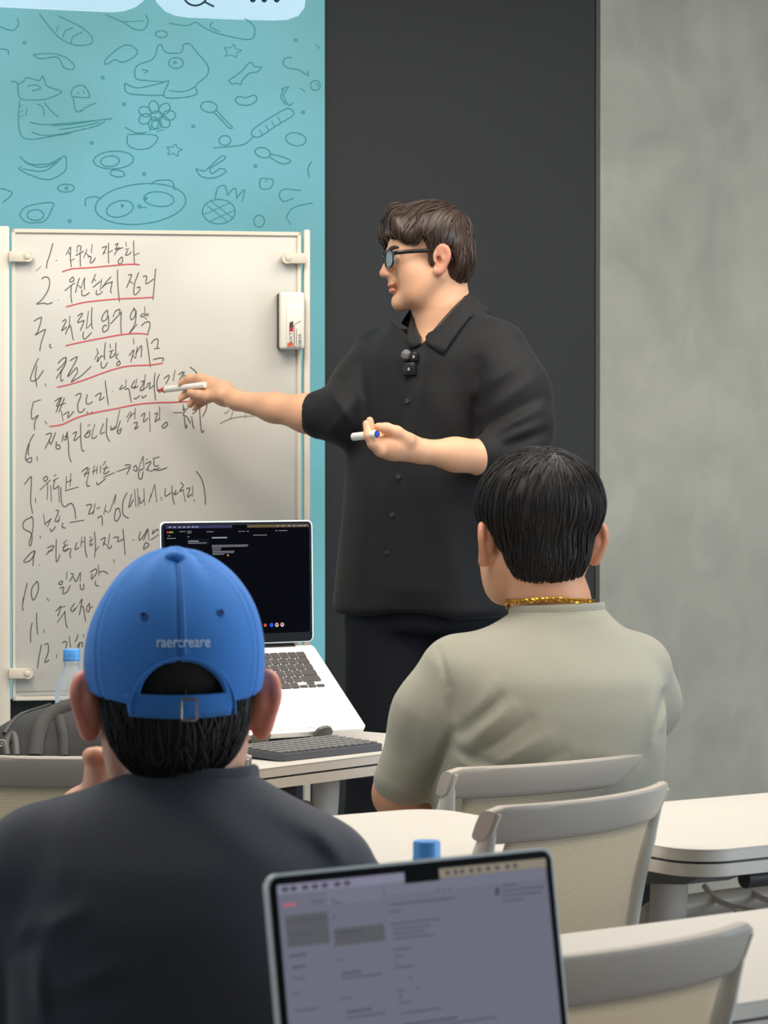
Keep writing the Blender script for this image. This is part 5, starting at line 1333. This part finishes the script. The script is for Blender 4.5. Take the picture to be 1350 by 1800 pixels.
S.half(Q(705, 1386, GD), (V3(*Q(696, 1400, GD)) - V3(*Q(716, 1360, GD)))) if False else None
S.cone(G(0, 0, .02), V3(*Q(988, 1064, GD + .045)) + V3(0, 0, .048), .060, .054, .006, True)
S.disp.append(folds([(800, 1292, 752, 1398, -.009, .009), (792, 1215, 805, 1290, -.006, .010), (812, 1290, 880, 1225, -.007, .008), (822, 1312, 900, 1240, .007, .010), (830, 1335, 930, 1262, -.006, .009), (850, 1358, 960, 1290, .006, .010), (880, 1372, 990, 1320, -.005, .010), (800, 1320, 905, 1362, -.006, .008), (815, 1345, 940, 1378, .006, .010), (865, 1200, 840, 1270, .006, .012), (770, 1180, 775, 1330, .004, .014), (735, 1230, 720, 1340, -.003, .012),
                     (1178, 1230, 1160, 1300, -.010, .007), (1160, 1220, 1150, 1290, .005, .010), (1172, 1270, 1150, 1330, .006, .008), (1165, 1300, 1110, 1360, -.005, .010), (960, 1105, 1060, 1092, .003, .008), (940, 1092, 1065, 1082, -.0022, .004), (955, 1115, 1000, 1180, .003, .02), (775, 1150, 790, 1215, -.004, .005)], GD - .14))
nz3 = sines(41, 11); S.disp.append(lambda P: .004 * nz3(P))
tee = solid_obj('tshirt', S, (xg(630), GD - .2, .47), (xg(1230), GD + .3, zg(1040)), .0034, M_tee, None, relax=1); adopt(tee, gm)
# neckband rib
nb = []
for t in np.linspace(0, 2 * math.pi, 49)[:-1]:
    ctr_ = V3(*Q(988, 1080, GD + .043)); ctr_[2] = zg(1074) + (-.02 * math.sin(t) if math.sin(t) > 0 else -.002 * math.sin(t)) + .003 * math.cos(t); p = ctr_ + V3(.11 * math.cos(t), .11 * math.sin(t), 0)
    for _ in range(40): p = p + (ctr_ - p) / np.linalg.norm(ctr_ - p) * (float(S.ev(np.array([p]))[0]) - .0005) * .7
    nb.append(p)
bm = bmesh.new(); tube(bm, nb, .0065, 10, closed=True, flat=(1.5, .25), up=(0, 0, 1)); adopt(bobj('neckband', bm, M_tee), gm)
T_ = Solid()
for s_, hx in ((-1, 885), (1, 1035)):
    T_.chain([(xg(hx), GD + .0, .56), (xg(hx) - .08, GD + .42, .555), (xg(hx) - .08, GD + .44, .10)], [.095, .078, .065], .03)
T_.ell((xg(962), GD, .58), (.19, .15, .11), None, .03)
adopt(solid_obj('trousers', T_, (xg(962) - .32, GD - .25, .04), (xg(962) + .28, GD + .6, .72), .007, M_jean), gm)
for hx in (885, 1035):
    Z = Solid(); x0 = xg(hx) - .08; Z.chain([(x0, GD + .43, .045), (x0 - .02, GD + .54, .04), (x0 - .035, GD + .60, .032)], [.048, .045, .034], .02); Z.half((0, 0, 0), (0, 0, -1))
    adopt(solid_obj('shoe', Z, (x0 - .12, GD + .35, -.02), (x0 + .08, GD + .68, .12), .006, M_shoe), gm)
HR = Solid(); HE = lambda c, r, k=.012, sub=False: HR.ell(G(*c), G.r(*r), G.R, k, sub)
HE((0, .000, .062), (.0885, .104, .088)); HE((0, -.030, .004), (.062, .056, .080), .012)
HR.box(G(0, .105, -.045), (.2, .075, .10), G.R, .02, .012, True)
for s_ in (-1, 1): HE((s_ * .082, .004, -.012), (.019, .030, .042), .006, True)
HR.half(G(0, -.06, -.070), -G.u - G.f * .1, .02)
a2 = sines(51, 60); HR.disp.append(lambda P: .003 * a2((P - G.O) * np.array([1, 1, .3])))
hr2 = solid_obj('hair', HR, G.O - .2, G.O + .22, .0030, M_hairk); adopt(hr2, gm)
wh2 = G(-.004, -.055, .132)
def hd2(P):
    q = G.loc(P); D = P - wh2; nD = np.linalg.norm(D, axis=1)[:, None] + 1e-6; D = D / nD
    return D * .9 - G.u * (.25 + np.clip(nD / .1, 0, 1.2)) + np.cross(D, G.u) * .25 * np.exp(-nD / .05)
st = hair_starts(HR, G(0, .0, .04), 1500, keep=lambda P: G.loc(P)[:, 1] < .06)
st = np.concatenate([st, hair_starts(HR, G(0, .0, .04), 9000, keep=lambda P: (np.linalg.norm(P - wh2, axis=1) < .035))[:260]])
adopt(strands(HR, st, hd2, 9, .0085, .0022, .0010, M_hairk, 'hair_locks', None, .2), hr2)
tips = hair_starts(HR, G(0, -.03, .0), 400, keep=lambda P: (G.loc(P)[:, 2] < -.015) & (G.loc(P)[:, 1] < .0))
adopt(strands(HR, tips, lambda P: np.tile(-G.u, (len(P), 1)) , 5, .0055, .0016, .0011, M_hairk, 'nape_hair', None, .25), hr2)
# gold chain
M_gold = mat('gold', (222, 168, 58), .22, 1.0)
cb = bmesh.new(); nl = 44
for i in range(nl):
    t = 2 * math.pi * i / nl
    c = V3(*Q(972, 1058, GD + .045)) + V3(.10 * math.cos(t), .10 * math.sin(t), 0); c[2] = zg(1056) + (-.035 * math.sin(t) if math.sin(t) > 0 else -.003 * math.sin(t)) - .004 * abs(math.cos(t))
    ctr_ = V3(*Q(972, 1058, GD + .045)); ctr_[2] = c[2]
    for _ in range(40): c = c + (ctr_ - c) / np.linalg.norm(ctr_ - c) * (float(GB.ev(np.array([c]))[0]) - .0026) * .7
    tg = V3(-math.sin(t), math.cos(t), 0); up_ = V3(0, 0, 1); ou = V3(math.cos(t), math.sin(t), 0)
    wv = up_ * math.cos(i * 1.3) + ou * math.sin(i * 1.3)
    rg = [c + tg * .0062 * math.cos(a) + (up_ * .8 + tg * .4 * (1 if i % 2 else -1) + ou * .3) * .0036 * math.sin(a) for a in np.linspace(0, 2 * math.pi, 11)[:-1]]
    tube(cb, rg, .0016, 6, closed=True)
adopt(bobj('gold_chain', cb, M_gold), gm)

# ================================================================== the seated man in the blue cap
CD = 3.1; CK = CD / FPX
zc = lambda py: CAMZ - (py - YH) * CK
xc = lambda px: (px - 675) * CK
M_skin3 = skin_mat('skin_cap_wearer', (230, 176, 150), (240, 138, 122), .35)
M_char = mat('charcoal_tshirt', (62, 65, 74), .85, bump=(380, .2), noise=(6, .06), sheen=.15, spec=.2)
M_blue = mat('cap_denim_blue', (62, 128, 208), .8, bump=(500, .25), noise=(9, .10), sheen=.1, spec=.2)
M_blue_l = mat('cap_stitch', (104, 156, 214), .8); M_blue_d = mat('cap_eyelet', (34, 82, 150), .8)
cm = empty('person', (xc(315), CD, 0)); tag(cm, 'seated person in blue baseball cap and charcoal T-shirt, chin on hand', 'person')
K = Frame(Q(309, 1243, CD + .02), (-.10, .985, -.10), (0, 0, 1), (1.10, 1.08, 1.06))
B = Solid(); add_head(B, K, .007, .62, 1.0)
B.chain([K(0, -.015, -.035), Q(326, 1345, CD + .02), Q(336, 1400, CD + .035)], [.054, .054, .048], .02)
B.loft([(.50, xc(315), CD + .02, .16, .12), (.74, xc(315), CD + .01, .165, .12), (.82, xc(315), CD, .14, .09), (.86, xc(320), CD, .09, .07)], 0, .03, .03)
B.chain([Q(75, 1530, CD), Q(110, 1505, CD + .26)], [.048, .036], .02); B.chain([Q(110, 1503, CD + .26), Q(152, 1440, CD + .20), Q(180, 1392, CD + .15)], [.039, .034, .024], .02)
c = V3(*Q(182, 1358, CD + .14)); B.ell(c, (.022, .028, .026), None, .012)
for i in range(4):
    q = c + V3(-.012 + .001 * i, -.018 + .013 * i, .020 - .001 * i); B.chain([c + V3(-.004, -.016 + .012 * i, .008), q, q + V3(.018, .002, -.002), q + V3(.022, .002, -.020)], [.0105, .0098, .0085, .0075], .004)
B.chain([c + V3(.010, -.02, -.012), c + V3(.022, -.026, .010), c + V3(.026, -.018, .028)], [.012, .010, .008], .006)
B.chain([Q(575, 1540, CD), Q(640, 1700, CD + .12), Q(650, 1740, CD + .16)], [.050, .042, .038], .02); B.chain([Q(650, 1740, CD + .16), Q(560, 1640, CD + .34)], [.037, .024], .02)
c = V3(*Q(540, 1622, CD + .38)); B.ell(c, (.032, .045, .018), None, .015)
for i in range(4): B.chain([c + V3((i - 1.5) * .017, .03, .0), c + V3((i - 1.5) * .018, .06, -.002), c + V3((i - 1.5) * .018, .082 + .008 * (i in (1, 2)), -.010)], [.0095, .0085, .007], .004)
B.chain([c + V3(-.026, 0, 0), c + V3(-.045, .03, 0), c + V3(-.046, .055, -.006)], [.012, .0098, .008], .006)
for s_ in (-1, 1):
    x0 = xc(315) + s_ * .09; B.chain([(x0, CD + .02, .545), (x0 + s_ * .02, CD + .42, .545), (x0 + s_ * .02, CD + .44, .09)], [.075, .058, .042], .03); B.cone((x0 + s_ * .02, CD + .44, .05), (x0 + s_ * .03, CD + .56, .045), .042, .036, .02)
adopt(solid_obj('body', B, (xc(-60), CD - .2, 0), (xc(740), CD + .62, zc(960)), .0030, M_skin3, None, face_tint(K)), cm)
S = Solid()
S.loft([(.50, xc(315), CD + .02, .185, .145), (zc(1800), xc(315), CD + .01, .185, .150), (zc(1600), xc(314), CD, .186, .145), (zc(1510), xc(316), CD, .182, .128), (zc(1455), xc(312), CD + .005, .168, .110), (zc(1415), xc(306), CD + .01, .143, .095), (zc(1390), xc(314), CD + .015, .104, .082), (zc(1368), xc(330), CD + .02, .068, .070), (zc(1348), xc(338), CD + .024, .055, .064)], 0, .03, .012, 2.25)
S.chain([Q(92, 1520, CD), Q(50, 1560, CD + .12), Q(52, 1565, CD + .20)], [.064, .060, .052], .035); S.chain([Q(60, 1530, CD), Q(20, 1700, CD + .05), Q(10, 1830, CD + .05)], [.062, .050, .040], .03)
S.chain([Q(566, 1540, CD), Q(610, 1620, CD + .05), Q(640, 1710, CD + .12)], [.060, .058, .050], .035)
S.cone(K(0, 0, .03), V3(*Q(336, 1348, CD + .024)) + V3(0, 0, .046), .056, .050, .006, True)
S.disp.append(folds([(40, 1660, 140, 1600, .006, .012), (60, 1700, 70, 1800, .008, .010), (20, 1690, 70, 1640, -.006, .010), (110, 1740, 230, 1690, .005, .014), (100, 1770, 260, 1720, -.004, .012), (330, 1420, 480, 1530, .003, .016), (420, 1430, 560, 1520, -.003, .014), (560, 1480, 610, 1540, .005, .010), (500, 1450, 590, 1500, .004, .012), (240, 1372, 440, 1378, -.0022, .0035), (90, 1440, 110, 1560, .004, .015)], CD - .13))
nz4 = sines(61, 12); S.disp.append(lambda P: .0035 * nz4(P))
ts = solid_obj('tshirt', S, (xc(-90), CD - .2, .47), (xc(760), CD + .3, zc(1325)), .0032, M_char, None, relax=1); adopt(ts, cm)
nb = []
for t in np.linspace(0, 2 * math.pi, 49)[:-1]:
    ctr_ = V3(*Q(336, 1362, CD + .022)); ctr_[2] = zc(1359) + (-.02 * math.sin(t) if math.sin(t) > 0 else 0) - .002 * math.cos(t); p = ctr_ + V3(.10 * math.cos(t), .10 * math.sin(t), 0)
    for _ in range(40): p = p + (ctr_ - p) / np.linalg.norm(ctr_ - p) * (float(S.ev(np.array([p]))[0]) - .0005) * .7
    nb.append(p)
bm = bmesh.new(); tube(bm, nb, .0065, 10, closed=True, flat=(1.5, .25), up=(0, 0, 1)); adopt(bobj('neckband', bm, M_char), cm)
T_ = Solid()
for s_ in (-1, 1):
    x0 = xc(315) + s_ * .09; T_.chain([(x0, CD, .56), (x0 + s_ * .02, CD + .42, .555), (x0 + s_ * .02, CD + .44, .10)], [.095, .078, .065], .03)
T_.ell((xc(315), CD, .58), (.185, .145, .11), None, .03)
adopt(solid_obj('trousers', T_, (xc(315) - .3, CD - .22, .04), (xc(315) + .3, CD + .6, .72), .007, M_jean), cm)
for s_ in (-1, 1):
    Z = Solid(); x0 = xc(315) + s_ * .11; Z.chain([(x0, CD + .43, .045), (x0 + s_ * .005, CD + .54, .04), (x0 + s_ * .008, CD + .60, .032)], [.048, .045, .034], .02); Z.half((0, 0, 0), (0, 0, -1))
    adopt(solid_obj('shoe', Z, (x0 - .1, CD + .35, -.02), (x0 + .1, CD + .68, .12), .006, M_shoe), cm)
sb = bmesh.new(); lathe(sb, [(0, .44), (.17, .44), (.18, .455), (.175, .475), (0, .478)], sides=32)
stool = empty('stool', (xc(315), CD + .02, 0)); tag(stool, 'low round stool under the person in the blue cap', 'stool')
sq = bobj('seat', sb, M_dark, stool)
for a in range(4):
    t = a * math.pi / 2 + .78; tubeobj('leg', [(.11 * math.cos(t), .11 * math.sin(t), .44), (.17 * math.cos(t), .17 * math.sin(t), 0.005)], .012, M_steel, stool)
HR = Solid(); HE = lambda c, r, k=.012, sub=False: HR.ell(K(*c), K.r(*r), K.R, k, sub)
HE((0, .0, .050), (.081, .094, .082)); HE((0, -.022, .0), (.070, .062, .080), .015)
HR.box(K(0, .105, -.045), (.2, .080, .10), K.R, .02, .012, True)
for s_ in (-1, 1): HE((s_ * .088, .006, -.006), (.017, .030, .045), .006, True)
HR.half(K(0, -.06, -.078), -K.u - K.f * .1, .02)
a3 = sines(71, 60); HR.disp.append(lambda P: .003 * a3((P - K.O) * np.array([1, 1, .3])))
hr3 = solid_obj('hair', HR, K.O - .2, K.O + .2, .003, M_hairk); adopt(hr3, cm)
st = hair_starts(HR, K(0, -.02, -.02), 900, keep=lambda P: (K.loc(P)[:, 2] < .02) & (K.loc(P)[:, 1] < .02))
adopt(strands(HR, st, lambda P: np.tile(-K.u, (len(P), 1)) + np.sign(K.loc(P)[:, 0:1]) * K.l * .1, 8, .0085, .0024, .0014, M_hairk, 'hair_locks', None, .2), hr3)
# cap
KC = (0, .0, .046); KR = (.0905, .106, .1185)
CP = Solid(); CP.ell(K(*KC), K.r(*KR), K.R, .004); cap_outer = Solid(); cap_outer.ell(K(*KC), K.r(*KR), K.R, .004)
CP.ell(K(*KC), K.r(KR[0] - .0065, KR[1] - .0065, KR[2] - .0065), K.R, .002, True)
CP.half(K(0, 0, .019), K.R @ np.array([0, .22, -1.0]), .002)
CP.ell(K(-.005, -.12, -.002), K.r(.050, .07, .048), K.R, .003, True)
def seamd(P):
    q = K.loc(P); l, f, u = q[:, 0], q[:, 1], q[:, 2] - KC[2]; ang = np.arctan2(l / KR[0], -f / KR[1]); o = np.zeros(len(P))
    rr = np.sqrt(l * l + f * f)
    for k in range(6):
        d = np.abs((ang - (k * math.pi / 3) + math.pi) % (2 * math.pi) - math.pi) * rr
        o += .0011 * np.exp(-(d / .0016) ** 2) - .0009 * np.exp(-((d - .006) / .004) ** 2)
    puck = np.clip((u - .075) / .045, 0, 1)
    return o + .0022 * puck * np.sin(ang * 11 + 1.2) * np.clip(rr / .03, 0, 1) + .0014 * np.sin(ang * 3 + u * 40)
CP.disp.append(seamd); cap_outer.disp.append(seamd)
cap = solid_obj('baseball_cap', CP, K.O + V3(-.13, -.15, -.05), K.O + V3(.13, .15, .21), .0020, M_blue, None, relax=1); adopt(cap, cm)
def oncap(px, py, lift=.0008):
    p, n = cap_outer.hitn(px, py, 2.5, 3.6)
    return (None if p is None else p + n * lift)
bt = Solid(); tp = V3(*cap_outer.hit(308, 980, 2.5, 3.6)); bt.ell(tp, (.0118, .0105, .0075), K.R, .002); adopt(solid_obj('top_button', bt, tp - .02, tp + .02, .0011, M_blue), cap)
for px, py in ((253, 1082), (388, 1077), (188, 1032), (434, 1022)):
    p, n = cap_outer.hitn(px, py, 2.5, 3.6)
    if p is None: continue
    t1 = n.orthogonal().normalized(); t2 = n.cross(t1)
    bm = bmesh.new(); tube(bm, [p + n * .0005 + (t1 * math.cos(t) + t2 * math.sin(t)) * .0034 for t in np.linspace(0, 6.283, 19)[:-1]], .0011, 6, closed=True); e_ = adopt(bobj('eyelet', bm, M_blue_d), cap)
    bm = bmesh.new(); r_ = bmesh.ops.create_circle(bm, cap_ends=True, segments=14, radius=.0026); bmesh.ops.transform(bm, matrix=Matrix.Translation(p + n * .0009) @ n.to_track_quat('Z', 'Y').to_matrix().to_4x4(), verts=bm.verts)
    adopt(bobj('eyelet_hole', bm, mat('eyelet_dark', (18, 40, 86), .9)), cap)
def capline(name, pts, rad, m, lift=.0006):
    P3 = [oncap(x, y, lift) for x, y in pts]; P3 = [p for p in P3 if p is not None]
    if len(P3) > 2: bm = bmesh.new(); tube(bm, catmull(P3, 3), rad, 6); adopt(bobj(name, bm, m), cap)
capline('seam_stitch', [(319, 992), (321, 1020), (323, 1060), (325, 1100), (326, 1140), (326, 1150)], .0006, M_blue_l)
capline('seam_stitch', [(309, 992), (312, 1020), (314, 1060), (315, 1100), (316, 1140), (316, 1150)], .0005, M_blue_d)
# opening edge binding
ed = []
for t in np.linspace(0.02, math.pi - .02, 33):
    l = -.005 + .0505 * math.cos(t); u = -.002 + .0485 * math.sin(t) ** 1.0
    s_ = 1 - (l / KR[0]) ** 2 - ((u - KC[2]) / KR[2]) ** 2; ed.append(K(l, -KR[1] * math.sqrt(max(s_, 0)), u))
ed = [K(.0455, -KR[1] * math.sqrt(1 - (.0455 / KR[0]) ** 2 - ((-.008 - KC[2]) / KR[2]) ** 2) * 1.0, -.008)] + ed + [K(-.0555, -KR[1] * math.sqrt(1 - (.0555 / KR[0]) ** 2 - ((-.008 - KC[2]) / KR[2]) ** 2), -.008)]
bm = bmesh.new(); tube(bm, ed, .0017, 8); adopt(bobj('edge_binding', bm, M_blue), cap)
# strap and buckle
vs = []; fs = []
for i, a in enumerate(np.linspace(-.70, .64, 31)):
    for j, u in enumerate((-.0125, -.005, .003, .0105)):
        uu = u - .004 * math.cos(a * 2.2) + .003; s_ = math.sqrt(max(0, 1 - ((uu - KC[2]) / KR[2]) ** 2)); vs.append(K(KR[0] * s_ * math.sin(a) * .995, -KR[1] * s_ * math.cos(a) * .995, uu))
for i in range(30):
    for j in range(3): a = i * 4 + j; fs.append((a, a + 1, a + 5, a + 4))
o = mobj('strap', vs, fs, M_blue, None, True); md = o.modifiers.new('t', 'SOLIDIFY'); md.thickness = .0025; adopt(o, cap)
M_brass = mat('buckle_brass', (150, 140, 122), .35, .8)
bl = -.010; bc_ = K(bl, -KR[1] * .955, -.0045)
rg = []
for (a, b_) in rrect(-.0085, -.0115, .0085, .0115, .003, 4): rg.append(bc_ + K.l * a + K.u * b_ - K.f * .004)
bm = bmesh.new(); tube(bm, rg, .0014, 6, closed=True); adopt(bobj('buckle', bm, M_brass), cap)
# brim
vs = []; fs = []
for i, a in enumerate(np.linspace(-1.15, 1.15, 25)):
    for j, t in enumerate(np.linspace(0, 1, 6)):
        l = KR[0] * math.sin(a) * (1 + .02 * t); f = KR[1] * .93 * math.cos(a) + .07 * t * math.cos(a * .9); u = .020 + .22 * f * .9 - .03 * t - .018 * (l / .09) ** 2 * t
        vs.append(K(l * .97, f, u))
for i in range(24):
    for j in range(5): a = i * 6 + j; fs.append((a, a + 1, a + 7, a + 6))
o = mobj('brim', vs, fs, M_blue, None, True); md = o.modifiers.new('t', 'SOLIDIFY'); md.thickness = .003; adopt(o, cap)
# embroidered word
M_emb = mat('embroidery_thread', (196, 220, 242), .7)
tm = text_mesh('raercreare', 1.0, M_emb, 'embroidered_word', 0, .009); me = tm.data
xs = [v.co.x for v in me.vertices]; ys = [v.co.y for v in me.vertices]; x0, x1, y0, y1 = min(xs), max(xs), min(ys), max(ys)
bm = bmesh.new(); bm.from_mesh(me); bmesh.ops.subdivide_edges(bm, edges=[e for e in bm.edges if e.calc_length() > .25], cuts=2)
for v in bm.verts:
    px = 276 + 93 * (v.co.x - x0) / (x1 - x0); py = 1138.5 - 13.5 * (v.co.y - y0) / (y1 - y0) - .5 * (px - 276) / 93
    p = oncap(px, py, .0012); v.co = p if p is not None else v.co
bm.to_mesh(me); bm.free(); COL.objects.link(tm); adopt(tm, cap)
